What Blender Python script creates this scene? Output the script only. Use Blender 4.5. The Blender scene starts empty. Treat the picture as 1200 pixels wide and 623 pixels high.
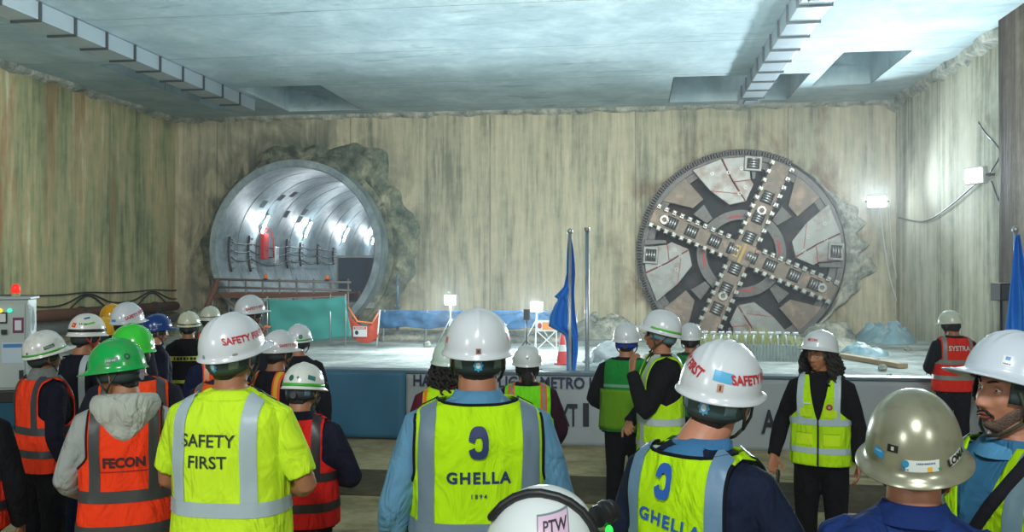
import bpy, bmesh, math, random
import numpy as np
from mathutils import Vector, Matrix, Quaternion, noise
R = math.radians
PI = math.pi
SC = bpy.context.scene
COL = SC.collection
F, VPX, HY, CAMZ = 1050.0, 745.0, 318.0, 2.0
YAW = math.atan((VPX-600)/F)
SA, CA = math.sin(YAW), math.cos(YAW)

def gp(px, D):                      # ground position of something seen at column px, D metres deep
    k = (px-600)/F
    return (D*(-SA+k*CA), D*(CA+k*SA))
def depthY(px, Y):
    k = (px-600)/F
    return Y/(CA+k*SA)
def at(px, py, Y):                  # point on the plane y=Y
    D = depthY(px, Y); x, y = gp(px, D)
    return Vector((x, Y, CAMZ-(py-HY)*D/F))
def atD(px, py, D):
    x, y = gp(px, D)
    return Vector((x, y, CAMZ-(py-HY)*D/F))

# ------------------------------------------------------------------ mesh builder
class MB:
    def __init__(s): s.v=[]; s.f=[]; s.m=[]
    def add(s, vs, fs, mi=0):
        o=len(s.v); s.v += [tuple(v) for v in vs]
        s.f += [tuple(i+o for i in f) for f in fs]; s.m += [mi]*len(fs)
    def box(s, x0,x1,y0,y1,z0,z1, mi=0, M=None):
        vs=[Vector((x,y,z)) for x in (x0,x1) for y in (y0,y1) for z in (z0,z1)]
        if M is not None: vs=[M@v for v in vs]
        s.add(vs, [(0,1,3,2),(4,6,7,5),(0,4,5,1),(2,3,7,6),(0,2,6,4),(1,5,7,3)], mi)
    def beam(s, p0, p1, w, h, mi=0, up=(0,0,1)):
        p0,p1=Vector(p0),Vector(p1); d=(p1-p0); L=d.length; d.normalize()
        u=Vector(up); r=d.cross(u)
        if r.length<1e-4: r=d.cross(Vector((0,1,0)))
        r.normalize(); u=r.cross(d)
        vs=[]
        for q in (p0,p1):
            for a,b in ((-1,-1),(1,-1),(1,1),(-1,1)): vs.append(q+r*a*w/2+u*b*h/2)
        s.add(vs,[(0,1,2,3),(7,6,5,4),(0,4,5,1),(1,5,6,2),(2,6,7,3),(3,7,4,0)],mi)
    def loft(s, rings, mi=0, closed=True, cap=True):
        n=len(rings[0]); vs=[p for r in rings for p in r]; fs=[]
        for i in range(len(rings)-1):
            for j in range(n if closed else n-1):
                k=(j+1)%n
                fs.append((i*n+j, i*n+k, (i+1)*n+k, (i+1)*n+j))
        if cap and closed:
            fs.append(tuple(range(n))[::-1]); fs.append(tuple((len(rings)-1)*n+j for j in range(n)))
        s.add(vs,fs,mi)
    def tube(s, pts, rad, n=10, mi=0, cap=True, flat=None):
        pts=[Vector(p) for p in pts]
        if not hasattr(rad,'__len__'): rad=[rad]*len(pts)
        T=[]
        for i in range(len(pts)):
            a=pts[max(i-1,0)]; b=pts[min(i+1,len(pts)-1)]
            t=(b-a); T.append(t.normalized() if t.length>1e-9 else Vector((0,0,1)))
        ref=Vector((0,0,1)) if abs(T[0].z)<.9 else Vector((0,1,0))
        u=T[0].cross(ref).normalized(); rings=[]
        for i,p in enumerate(pts):
            if i: 
                q=T[i-1].rotation_difference(T[i]); u=(q@u)
                u=(u-T[i]*u.dot(T[i])).normalized()
            w=T[i].cross(u)
            rings.append([p+(u*math.cos(2*PI*j/n)+w*math.sin(2*PI*j/n))*rad[i] for j in range(n)])
        s.loft(rings,mi,True,cap)
    def cyl(s,p0,p1,r,n=16,mi=0,r1=None): s.tube([p0,p1],[r,r if r1 is None else r1],n,mi)
    def ell(s,c,rx,ry,rz,nu=20,nv=12,mi=0,M=None):
        c=Vector(c); rings=[]
        for i in range(1,nv):
            a=PI*i/nv-PI/2; rings.append([Vector((rx*math.cos(a)*math.cos(2*PI*j/nu), ry*math.cos(a)*math.sin(2*PI*j/nu), rz*math.sin(a))) for j in range(nu)])
        if M is not None: rings=[[M@p for p in r] for r in rings]
        s.loft([[c+p for p in r] for r in rings],mi)
    def prism(s, poly, y0, y1, mi=0, M=None):     # polygon in x,z extruded along y
        n=len(poly)
        vs=[Vector((x,y0,z)) for x,z in poly]+[Vector((x,y1,z)) for x,z in poly]
        if M is not None: vs=[M@v for v in vs]
        fs=[tuple(range(n)), tuple(range(2*n-1,n-1,-1))]+[(i,i+n,(i+1)%n+n,(i+1)%n) for i in range(n)]
        s.add(vs,fs,mi)
    def ann(s, r0,r1,y0,y1,a0=0,a1=2*PI,n=64,mi=0,c=(0,0)):   # annular sector about the y axis
        full=abs(a1-a0-2*PI)<1e-6; rings=[]
        m=n if full else n+1
        for i in range(m):
            a=a0+(a1-a0)*i/n; cs,sn=math.cos(a),math.sin(a)
            rings.append([Vector((c[0]+r*cs,y,c[1]+r*sn)) for r,y in ((r0,y0),(r1,y0),(r1,y1),(r0,y1))])
        if full: rings.append(rings[0])
        s.loft(rings,mi,True,not full)
    def grid(s, fn, us, vs_, mi=0):
        P=[fn(u,v) for v in vs_ for u in us]; n=len(us); fs=[]
        for i in range(len(vs_)-1):
            for j in range(n-1): fs.append((i*n+j,i*n+j+1,(i+1)*n+j+1,(i+1)*n+j))
        s.add(P,fs,mi)
    def mesh(s,name):
        me=bpy.data.meshes.new(name); me.from_pydata(s.v,[],s.f); me.polygons.foreach_set('material_index',s.m); me.update(); return me
    def build(s,name,mats,parent=None,smooth=False,bevel=0,remesh=0,relax=0,solid=0,fix=False,loc=None,weld=False,sub=0,auto=None):
        me=s.mesh(name)
        return link(name,me,mats,parent,smooth,bevel,remesh,relax,solid,fix,loc,weld,sub,auto)

def link(name,me,mats,parent=None,smooth=False,bevel=0,remesh=0,relax=0,solid=0,fix=False,loc=None,weld=False,sub=0,auto=None):
    if fix or weld or remesh:
        bm=bmesh.new(); bm.from_mesh(me)
        if weld: bmesh.ops.remove_doubles(bm,verts=bm.verts,dist=weld if weld is not True else 1e-4)
        bmesh.ops.recalc_face_normals(bm,faces=bm.faces); bm.to_mesh(me); bm.free()
    o=bpy.data.objects.new(name,me)
    if not isinstance(mats,(list,tuple)): mats=[mats]
    COL.objects.link(o)
    if remesh or relax:
        md=[]
        if remesh:
            m=o.modifiers.new('r','REMESH'); m.mode='VOXEL'; m.voxel_size=remesh
        if relax:
            m=o.modifiers.new('s','SMOOTH'); m.iterations=relax; m.factor=.5
        dg=bpy.context.evaluated_depsgraph_get()
        me2=bpy.data.meshes.new_from_object(o.evaluated_get(dg),depsgraph=dg)
        o.modifiers.clear(); o.data=me2; me2.name=name; bpy.data.meshes.remove(me); me=me2
        smooth=True
    me.materials.clear()
    for m in mats: me.materials.append(m)
    if solid:
        m=o.modifiers.new('solid','SOLIDIFY'); m.thickness=abs(solid); m.offset=-1 if solid>0 else 1
    if bevel:
        m=o.modifiers.new('bev','BEVEL'); m.width=bevel; m.segments=2; m.limit_method='ANGLE'; m.angle_limit=R(40)
    if sub:
        m=o.modifiers.new('sub','SUBSURF'); m.levels=sub; m.render_levels=sub
    if smooth:
        me.polygons.foreach_set('use_smooth',[True]*len(me.polygons))
        if auto: me.set_sharp_from_angle(angle=R(auto))
    if parent is not None: o.parent=parent
    if loc is not None: o.location=loc
    return o

def tag(o,label=None,cat=None,group=None,kind=None):
    if label: o['label']=label
    if cat: o['category']=cat
    if group: o['group']=group
    if kind: o['kind']=kind
    return o
def empty(name,loc=(0,0,0),rz=0,label=None,cat=None,group=None):
    o=bpy.data.objects.new(name,None); COL.objects.link(o); o.location=loc; o.rotation_euler=(0,0,rz); o.empty_display_size=.1
    return tag(o,label,cat,group)
def copy_obj(o,parent=None,loc=None,rot=None):
    c=o.copy(); COL.objects.link(c)
    if parent is not None: c.parent=parent
    if loc is not None: c.location=loc
    if rot is not None: c.rotation_euler=rot
    return c
def copy_tree(o,parent=None):
    c=o.copy(); COL.objects.link(c)
    if parent is not None: c.parent=parent
    for ch in list(o.children): copy_tree(ch,c)
    return c

# ------------------------------------------------------------------ text
_tc={}
def text_geo(s,size,bold=.0,space=1.0):
    k=(s,size,bold,space)
    if k in _tc: return _tc[k]
    cu=bpy.data.curves.new('t','FONT'); cu.body=s; cu.size=size; cu.align_x='CENTER'; cu.align_y='CENTER'; cu.offset=bold*size; cu.resolution_u=3; cu.space_character=space
    cu.dimensions='2D'; cu.fill_mode='FRONT'
    o=bpy.data.objects.new('t',cu); COL.objects.link(o)
    dg=bpy.context.evaluated_depsgraph_get(); me=bpy.data.meshes.new_from_object(o.evaluated_get(dg),depsgraph=dg)
    bm=bmesh.new(); bm.from_mesh(me)
    bmesh.ops.remove_doubles(bm,verts=bm.verts,dist=size*.002)
    for _ in range(5):
        es=[e for e in bm.edges if e.calc_length()>size*.22]
        if not es: break
        bmesh.ops.subdivide_edges(bm,edges=es,cuts=1); bmesh.ops.triangulate(bm,faces=bm.faces)
    bm.verts.ensure_lookup_table()
    r=([(v.co.x,v.co.y) for v in bm.verts],[tuple(v.index for v in f.verts) for f in bm.faces])
    bm.free(); bpy.data.objects.remove(o); bpy.data.curves.remove(cu); bpy.data.meshes.remove(me)
    _tc[k]=r; return r
def text_on(name,s,size,mapfn,mat,parent,bold=.02,space=1.0,sx=1.0,rot=0):
    V,Fc=text_geo(s,size,bold,space); c,sn=math.cos(rot),math.sin(rot)
    mb=MB(); mb.add([mapfn((x*c*sx-y*sn),(x*sn*sx+y*c)) for x,y in V],Fc)
    return mb.build(name,mat,parent)
def patch_on(name,poly_or_wh,mapfn,mat,parent,n=6,rot=0):
    w,h=poly_or_wh; c,sn=math.cos(rot),math.sin(rot); mb=MB()
    us=[-w/2+w*i/n for i in range(n+1)]; vs=[-h/2+h*i/n for i in range(n+1)]
    mb.grid(lambda u,v: mapfn(u*c-v*sn,u*sn+v*c),us,vs)
    return mb.build(name,mat,parent,smooth=True)
def star_on(name,r0,r1,k,mapfn,mat,parent):
    mb=MB(); P=[mapfn(0,0)]; n=k*2
    for i in range(n):
        r=r1 if i%2 else r0; P.append(mapfn(r*math.cos(2*PI*i/n+PI/2),r*math.sin(2*PI*i/n+PI/2)))
    mb.add(P,[(0,1+i,1+(i+1)%n) for i in range(n)])
    return mb.build(name,mat,parent)

# ------------------------------------------------------------------ materials
def _new(name):
    m=bpy.data.materials.new(name); m.use_nodes=True; nt=m.node_tree
    b=nt.nodes['Principled BSDF']; return m,nt,b
def N(nt,t,**kw):
    n=nt.nodes.new(t)
    for k,v in kw.items(): setattr(n,k,v)
    return n
def srgb(r,g,b):
    f=lambda c:(c/255/12.92) if c/255<=.04045 else ((c/255+.055)/1.055)**2.4
    return (f(r),f(g),f(b),1)
def plain(name,c,rough=.5,metal=0,spec=.5,var=.0,bump=0,bscale=40,scale=6,coat=0,dirt=None,dirt_amt=.3,dirt_scale=8):
    m,nt,b=_new(name); c=tuple(c)[:3]+(1,)
    b.inputs['Base Color'].default_value=c; b.inputs['Roughness'].default_value=rough; b.inputs['Metallic'].default_value=metal
    b.inputs['Specular IOR Level'].default_value=spec
    if coat: b.inputs['Coat Weight'].default_value=coat; b.inputs['Coat Roughness'].default_value=.12
    tc=N(nt,'ShaderNodeTexCoord')
    last=None
    if var or dirt:
        no=N(nt,'ShaderNodeTexNoise'); no.inputs['Scale'].default_value=scale; no.inputs['Detail'].default_value=5
        nt.links.new(tc.outputs['Object'],no.inputs['Vector'])
        mx=N(nt,'ShaderNodeMix',data_type='RGBA'); mx.inputs[6].default_value=tuple(x*(1-var) for x in c[:3])+(1,); mx.inputs[7].default_value=tuple(min(1,x*(1+var)) for x in c[:3])+(1,)
        nt.links.new(no.outputs['Fac'],mx.inputs[0]); last=mx.outputs[2]
        if dirt:
            n2=N(nt,'ShaderNodeTexNoise'); n2.inputs['Scale'].default_value=dirt_scale; n2.inputs['Detail'].default_value=8
            nt.links.new(tc.outputs['Object'],n2.inputs['Vector'])
            rp=N(nt,'ShaderNodeValToRGB'); rp.color_ramp.elements[0].position=.5; rp.color_ramp.elements[1].position=.7
            rp.color_ramp.elements[0].color=(0,0,0,1); rp.color_ramp.elements[1].color=(dirt_amt,)*3+(1,)
            nt.links.new(n2.outputs['Fac'],rp.inputs[0])
            m2=N(nt,'ShaderNodeMix',data_type='RGBA'); m2.inputs[7].default_value=tuple(dirt)[:3]+(1,)
            nt.links.new(last,m2.inputs[6]); nt.links.new(rp.outputs[0],m2.inputs[0]); last=m2.outputs[2]
        nt.links.new(last,b.inputs['Base Color'])
    if bump:
        nb=N(nt,'ShaderNodeTexNoise'); nb.inputs['Scale'].default_value=bscale; nb.inputs['Detail'].default_value=4
        nt.links.new(tc.outputs['Object'],nb.inputs['Vector'])
        bp=N(nt,'ShaderNodeBump'); bp.inputs['Strength'].default_value=bump; bp.inputs['Distance'].default_value=.01
        nt.links.new(nb.outputs['Fac'],bp.inputs['Height']); nt.links.new(bp.outputs['Normal'],b.inputs['Normal'])
    return m
def fabric(name,c,rough=.85,fold=.5,mesh=0,spec=.2):
    """cloth: broad folds and a fine weave"""
    m,nt,b=_new(name); c=tuple(c)[:3]+(1,)
    b.inputs['Roughness'].default_value=rough; b.inputs['Specular IOR Level'].default_value=spec
    tc=N(nt,'ShaderNodeTexCoord')
    mp=N(nt,'ShaderNodeMapping'); mp.inputs['Scale'].default_value=(1,1,.55); nt.links.new(tc.outputs['Object'],mp.inputs['Vector'])
    n1=N(nt,'ShaderNodeTexNoise'); n1.inputs['Scale'].default_value=9; n1.inputs['Detail'].default_value=3; n1.inputs['Distortion'].default_value=.8
    nt.links.new(mp.outputs[0],n1.inputs['Vector'])
    n2=N(nt,'ShaderNodeTexNoise'); n2.inputs['Scale'].default_value=260; nt.links.new(tc.outputs['Object'],n2.inputs['Vector'])
    b1=N(nt,'ShaderNodeBump'); b1.inputs['Strength'].default_value=fold; b1.inputs['Distance'].default_value=.05; nt.links.new(n1.outputs['Fac'],b1.inputs['Height'])
    b2=N(nt,'ShaderNodeBump'); b2.inputs['Strength'].default_value=.25; b2.inputs['Distance'].default_value=.003; nt.links.new(n2.outputs['Fac'],b2.inputs['Height']); nt.links.new(b1.outputs[0],b2.inputs['Normal'])
    nt.links.new(b2.outputs[0],b.inputs['Normal'])
    mx=N(nt,'ShaderNodeMix',data_type='RGBA'); mx.inputs[6].default_value=tuple(x*.86 for x in c[:3])+(1,); mx.inputs[7].default_value=tuple(min(1,x*1.1) for x in c[:3])+(1,)
    nt.links.new(n1.outputs['Fac'],mx.inputs[0]); nt.links.new(mx.outputs[2],b.inputs['Base Color'])
    return m
def ramp(nt,stops):
    r=N(nt,'ShaderNodeValToRGB'); e=r.color_ramp.elements
    while len(e)<len(stops): e.new(.5)
    for i,(p,c) in enumerate(stops): e[i].position=p; e[i].color=tuple(c)[:3]+(1,) if hasattr(c,'__len__') else (c,c,c,1)
    return r
def concrete(name,stops,streak=.14,base_scale=1.2,rough=.9,stain=None,stain_lo=.6,bump=.4,joint=None,joint_axis=0,fine=.35,horiz=None,stain_scale=(.55,.55,.1),rings=()):
    """poured concrete with run-down streaks, stains of their own shape and joint lines"""
    m,nt,b=_new(name); b.inputs['Roughness'].default_value=rough; b.inputs['Specular IOR Level'].default_value=.25
    tc=N(nt,'ShaderNodeTexCoord'); L=nt.links.new
    def noi(sc,scale,det=6,dist=0):
        mp=N(nt,'ShaderNodeMapping'); mp.inputs['Scale'].default_value=sc; L(tc.outputs['Object'],mp.inputs['Vector'])
        n=N(nt,'ShaderNodeTexNoise'); n.inputs['Scale'].default_value=scale; n.inputs['Detail'].default_value=det; n.inputs['Distortion'].default_value=dist
        n.inputs['Roughness'].default_value=.62
        L(mp.outputs[0],n.inputs['Vector']); return n.outputs['Fac']
    a=noi((1,1,streak),base_scale,7,.3); f=noi((1,1,streak*.5),base_scale*7,4)
    g=noi((1,1,1),base_scale*2.5,8)
    ad=N(nt,'ShaderNodeMath',operation='MULTIPLY_ADD'); L(f,ad.inputs[0]); ad.inputs[1].default_value=fine; L(a,ad.inputs[2])
    ad2=N(nt,'ShaderNodeMath',operation='MULTIPLY_ADD'); L(g,ad2.inputs[0]); ad2.inputs[1].default_value=.3; L(ad.outputs[0],ad2.inputs[2])
    sb=N(nt,'ShaderNodeMath',operation='SUBTRACT'); L(ad2.outputs[0],sb.inputs[0]); sb.inputs[1].default_value=(fine+.3)*.5
    rp=ramp(nt,stops); L(sb.outputs[0],rp.inputs[0]); last=rp.outputs[0]
    if stain:
        s=noi(stain_scale,1.7,6,.5)
        rs=ramp(nt,[(stain_lo,0),(stain_lo+.12,.75)]); L(s,rs.inputs[0])
        mx=N(nt,'ShaderNodeMix',data_type='RGBA'); L(rs.outputs[0],mx.inputs[0]); L(last,mx.inputs[6]); mx.inputs[7].default_value=tuple(stain)[:3]+(1,); last=mx.outputs[2]
    for (cc,r0,r1,col,lo) in rings:       # weathering that surrounds an opening
        vd=N(nt,'ShaderNodeVectorMath',operation='DISTANCE'); L(tc.outputs['Object'],vd.inputs[0]); vd.inputs[1].default_value=cc
        mr=N(nt,'ShaderNodeMapRange'); L(vd.outputs['Value'],mr.inputs[0]); mr.inputs[1].default_value=r0; mr.inputs[2].default_value=r1; mr.inputs[3].default_value=1; mr.inputs[4].default_value=0
        s=noi((1,1,.6),.9,7,.6); rs=ramp(nt,[(lo,0),(lo+.16,1)]); L(s,rs.inputs[0])
        ml=N(nt,'ShaderNodeMath',operation='MULTIPLY'); L(mr.outputs[0],ml.inputs[0]); L(rs.outputs[0],ml.inputs[1]); ml.use_clamp=True
        mx=N(nt,'ShaderNodeMix',data_type='RGBA'); L(ml.outputs[0],mx.inputs[0]); L(last,mx.inputs[6]); mx.inputs[7].default_value=tuple(col)[:3]+(1,); last=mx.outputs[2]
    if joint:
        sp=N(nt,'ShaderNodeSeparateXYZ'); L(tc.outputs['Object'],sp.inputs[0])
        mm=N(nt,'ShaderNodeMath',operation='PINGPONG'); L(sp.outputs[joint_axis],mm.inputs[0]); mm.inputs[1].default_value=joint/2
        nn=N(nt,'ShaderNodeMath',operation='MULTIPLY_ADD'); L(g,nn.inputs[0]); nn.inputs[1].default_value=-.05; L(mm.outputs[0],nn.inputs[2])
        lt=N(nt,'ShaderNodeMath',operation='LESS_THAN'); L(nn.outputs[0],lt.inputs[0]); lt.inputs[1].default_value=-.012
        ml=N(nt,'ShaderNodeMath',operation='MULTIPLY'); L(lt.outputs[0],ml.inputs[0]); ml.inputs[1].default_value=.6
        mx=N(nt,'ShaderNodeMix',data_type='RGBA'); L(ml.outputs[0],mx.inputs[0]); L(last,mx.inputs[6]); mx.inputs[7].default_value=(.05,.05,.045,1); last=mx.outputs[2]
    L(last,b.inputs['Base Color'])
    bp=N(nt,'ShaderNodeBump'); bp.inputs['Strength'].default_value=bump; bp.inputs['Distance'].default_value=.06; L(sb.outputs[0],bp.inputs['Height']); L(bp.outputs[0],b.inputs['Normal'])
    return m
def glow(name,c,s):
    m,nt,b=_new(name); b.inputs['Base Color'].default_value=tuple(c)[:3]+(1,); b.inputs['Emission Color'].default_value=tuple(c)[:3]+(1,); b.inputs['Emission Strength'].default_value=s
    return m
M={}
M['steel']=plain('steel',(.34,.35,.34),.42,.7,var=.25,bump=.2,scale=10)
M['galv']=plain('galvanised',(.55,.60,.62),.38,.75,var=.25,scale=9)
M['black']=plain('black_plastic',(.012,.013,.014),.45)
M['black_cloth']=fabric('black_cloth',(.012,.013,.018))
M['navy_cloth']=fabric('navy_cloth',(.014,.024,.055))
M['rust']=plain('rusty_steel',(.16,.07,.045),.8,.3,var=.4,bump=.4,scale=14)
M['white']=plain('white_paint',(.75,.77,.76),.4)
M['paper']=plain('paper',(.72,.76,.78),.7)
M['orange_plastic']=plain('orange_plastic',(.85,.16,.03),.45)
M['red']=plain('red_paint',(.55,.02,.02),.4)
M['cable']=plain('black_cable',(.02,.02,.022),.5)
M['lightcable']=plain('grey_cable',(.5,.53,.52),.5)
M['lamp']=glow('lamp_glass',(.80,.93,1),90)
# ================================================================== THE STATION BOX
YB, XL, XR, ZC = 30.0, -16.27, 8.23, 7.45
YF = -6.0
TX, TZ, TR = -11.38, 2.75, 2.80          # driven tunnel
BX, BZ, BR = 3.39, 2.585, 3.23           # cutterhead
cb=[(.28,srgb(124,126,110)),(.43,srgb(160,158,136)),(.55,srgb(180,174,148)),(.67,srgb(192,184,158)),(.80,srgb(212,210,192))]
cl=[(.30,srgb(98,106,84)),(.44,srgb(136,142,108)),(.54,srgb(158,158,122)),(.64,srgb(180,164,126)),(.76,srgb(190,196,166))]
cr=[(.28,srgb(96,102,90)),(.42,srgb(160,158,136)),(.52,srgb(190,186,164)),(.62,srgb(205,198,178)),(.75,srgb(222,222,210))]
M['wall_back']=concrete('wall_back_concrete',cb,streak=.13,base_scale=1.0,fine=.75,stain=srgb(118,84,62),stain_lo=.66,joint=4.9,bump=.5,rings=[((3.39,YB,2.585),3.2,4.6,srgb(104,72,52),.47),((-11.75,YB,2.77),3.0,5.6,srgb(58,72,66),.40)])
M['wall_left']=concrete('wall_left_concrete',cl,streak=.16,base_scale=1.0,fine=.55,stain=srgb(150,108,76),stain_lo=.54,joint=5.2,joint_axis=1,bump=.5)
M['wall_right']=concrete('wall_right_concrete',cr,streak=.10,base_scale=.8,stain=srgb(124,92,74),stain_lo=.62,joint=5.2,joint_axis=1,bump=.5)
M['ceil']=concrete('ceiling_concrete',[(.25,srgb(142,162,166)),(.5,srgb(162,180,184)),(.75,srgb(186,202,203))],streak=1,base_scale=.7,fine=.3,joint=3.6,joint_axis=1,bump=.35,stain=srgb(112,128,130),stain_lo=.60,stain_scale=(.25,1.3,1))
M['rough']=concrete('shotcrete',[(.25,srgb(52,64,58)),(.45,srgb(94,106,94)),(.6,srgb(130,134,114)),(.75,srgb(164,164,142))],streak=1,base_scale=1.6,bump=1.0,stain=srgb(30,36,36),stain_lo=.56,stain_scale=(1,1,1))
M['roughlight']=concrete('broken_concrete',[(.25,srgb(84,96,94)),(.45,srgb(138,144,134)),(.6,srgb(176,174,160)),(.75,srgb(208,206,196))],streak=1,base_scale=2.2,bump=1.0,stain=srgb(66,78,80),stain_lo=.60,stain_scale=(1.5,1.5,1.5))
M['floor']=concrete('dirt_floor',[(.25,srgb(130,120,84)),(.45,srgb(172,160,120)),(.6,srgb(196,184,146)),(.75,srgb(216,206,174))],streak=1,base_scale=1.1,bump=.5,stain=srgb(66,58,40),stain_lo=.56,stain_scale=(.35,1.8,1))
M['slab']=concrete('work_slab',[(.25,srgb(86,96,94)),(.45,srgb(132,142,138)),(.6,srgb(164,170,164)),(.75,srgb(190,194,186))],streak=1,base_scale=.8,bump=.5,stain=srgb(74,86,88),stain_lo=.57,stain_scale=(.35,1.2,1))

def cutter(me_obj, cyls):
    for (x,z,r) in cyls:
        mb=MB(); mb.cyl((x,YB-2,z),(x,YB+3,z),r,96); c=mb.build('cut',M['steel'],fix=True)
        m=me_obj.modifiers.new('b','BOOLEAN'); m.operation='DIFFERENCE'; m.object=c; m.solver='EXACT'
        dg=bpy.context.evaluated_depsgraph_get(); me=bpy.data.meshes.new_from_object(me_obj.evaluated_get(dg),depsgraph=dg)
        me_obj.modifiers.clear(); me_obj.data=me; bpy.data.objects.remove(c)
def struct(name,mb,mat,**k): return tag(mb.build(name,mat,**k),kind='structure')

mb=MB(); mb.box(XL-.6,XR+.6,YB,YB+.8,-1.2,ZC+2.2); w=struct('wall_back',mb,M['wall_back'],fix=True)
cutter(w,[(TX,TZ,TR+.12),(BX,BZ,BR+.10)])
mb=MB(); mb.box(XL-.6,XL,YF,YB,-.6,ZC+.0); struct('wall_left',mb,M['wall_left'],fix=True)
mb=MB(); mb.box(XR,XR+.6,YF,YB,-.6,ZC+.0); struct('wall_right',mb,M['wall_right'],fix=True)
mb=MB(); mb.box(XL-.6,XR+.6,YF-.6,YF,-.6,ZC); struct('wall_front',mb,M['wall_left'],fix=True)
mb=MB(); mb.box(XL-.6,XR+.6,YF,10.55,-.3,0); struct('floor',mb,M['floor'])
mb=MB(); mb.box(XL+1,XR-.3,7.75,8.75,0,.012); struct('floor_dark_strip',mb,concrete('dark_brown_strip',[(.3,srgb(62,56,40)),(.5,srgb(84,76,54)),(.7,srgb(110,100,72))],streak=1,bump=.5),bevel=.004)  # thin dark brown strip laid across the floor
mb=MB(); mb.box(XL-.6,XR+.6,10.55,YB+.05,-.3,0); struct('floor_slab',mb,M['slab'])
# ceiling slab with the four openings left in it
holes=[(1.07,4.75,25.5,29.3),(5.15,6.75,23.2,27.2),(-11.7,-9.17,25.2,29.2),(-14.0,-12.75,21.9,28.4)]
xs=sorted({XL-.6,XR+.6,*[h[i] for h in holes for i in (0,1)]}); ys=sorted({YF,YB+.1,*[h[i] for h in holes for i in (2,3)]})
mb=MB()
for i in range(len(xs)-1):
    for j in range(len(ys)-1):
        cx,cy=(xs[i]+xs[i+1])/2,(ys[j]+ys[j+1])/2
        if any(h[0]<cx<h[1] and h[2]<cy<h[3] for h in holes): continue
        for z in (ZC,ZC+.6):
            mb.add([(xs[i],ys[j],z),(xs[i+1],ys[j],z),(xs[i+1],ys[j+1],z),(xs[i],ys[j+1],z)],[(0,1,2,3)])
for h in holes:
    x0,x1,y0,y1=h; z0,z1=ZC,ZC+1.7
    mb.box(x0-.02,x0,y0,y1,z0,z1); mb.box(x1,x1+.02,y0,y1,z0,z1); mb.box(x0,x1,y0-.02,y0,z0,z1); mb.box(x0,x1,y1,y1+.02,z0,z1); mb.box(x0,x1,y0,y1,z1,z1+.02)
struct('ceiling',mb,M['ceil'],weld=True)
mb=MB(); 
# rough haunch where ceiling slab meets the walls
def ledge(p0,p1,nrm,n=80,d=.22):
    P0,P1,nv=Vector(p0),Vector(p1),Vector(nrm); rings=[]
    for i in range(n+1):
        p=P0.lerp(P1,i/n); a=d*(.7+.6*noise.noise(p*1.3)); b=d*(.8+.7*noise.noise(p*1.9+Vector((5,5,5))))
        rings.append([p,p+nv*a,p+nv*a*.8-Vector((0,0,b*.6)),p-Vector((0,0,b))])
    mb.loft(rings,0,True,True)
ledge((XL,YF,ZC),(XL,YB,ZC),(1,0,0)); ledge((XR,YB,ZC),(XR,YF,ZC),(-1,0,0),d=.34); ledge((XL,YB,ZC),(XR,YB,ZC),(0,-1,0),d=.2)
tag(mb.build('ceiling_haunch',M['roughlight'],fix=True),kind='structure')
# pillar standing out of the right wall
mb=MB(); mb.box(XR-.42,XR,19.3,20.7,0,ZC); struct("wall_pillar",mb,concrete("dark_pillar",[(.3,srgb(50,44,38)),(.5,srgb(86,76,64)),(.7,srgb(128,116,98))],streak=.1,bump=.5))

# ---- rough broken concrete around the two openings
def collar(name,cx,cz,r0,rf,mat,yd=.28,seed=0,a0=0,a1=2*PI,n=180,m=22,label=None):
    mb=MB()
    def fn(u,v):
        ro=rf(u); r=r0+(ro-r0)*v; x=cx+r*math.cos(u); z=cz+r*math.sin(u)
        p=Vector((x*1.1,seed,z*1.1)); e=min(1,v*5)*min(1,(1-v)*3.5)
        y=YB-.015-e*yd*(.55+.9*abs(noise.noise(p*1.5))+.5*noise.noise(p*4)+.3*noise.noise(p*10)) if v<.999 else YB+.03
        return Vector((x,y,max(z,-.05)))
    us=[a0+(a1-a0)*i/n for i in range(n+1)]; vs=[i/m for i in range(m+1)]
    mb.grid(fn,us,vs)
    return tag(mb.build(name,mat,smooth=True),kind='structure')
def rf1(a):
    r=3.42+.30*noise.noise(Vector((math.cos(a)*2,math.sin(a)*2,3)))+.25*noise.noise(Vector((math.cos(a)*7,math.sin(a)*7,1)))
    r+=1.0*math.exp(-((a-PI*.30)/.28)**2)+.45*math.exp(-((a-PI*.6)/.3)**2)+.5*math.exp(-((a-PI)/.5)**2)+.6*math.exp(-((a-0.1)/.5)**2)+.6*math.exp(-((a-2*PI-.1)/.5)**2)
    return r
collar('wall_patch_tunnel',TX,TZ,TR+.05,rf1,M['rough'],yd=.24,seed=2.2)
def rf2(a):
    return 3.36+.10*noise.noise(Vector((math.cos(a)*6,math.sin(a)*6,8)))+1.0*math.exp(-((a-2*PI+.1)/.34)**2)*(.8+.5*noise.noise(Vector((a*9,0,0))))+.9*math.exp(-((a-.22)/.3)**2)*(.7+.6*noise.noise(Vector((a*9,0,0))))
collar('wall_patch_machine',BX,BZ,BR+.08,rf2,M['roughlight'],yd=.25,seed=6.1)

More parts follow.
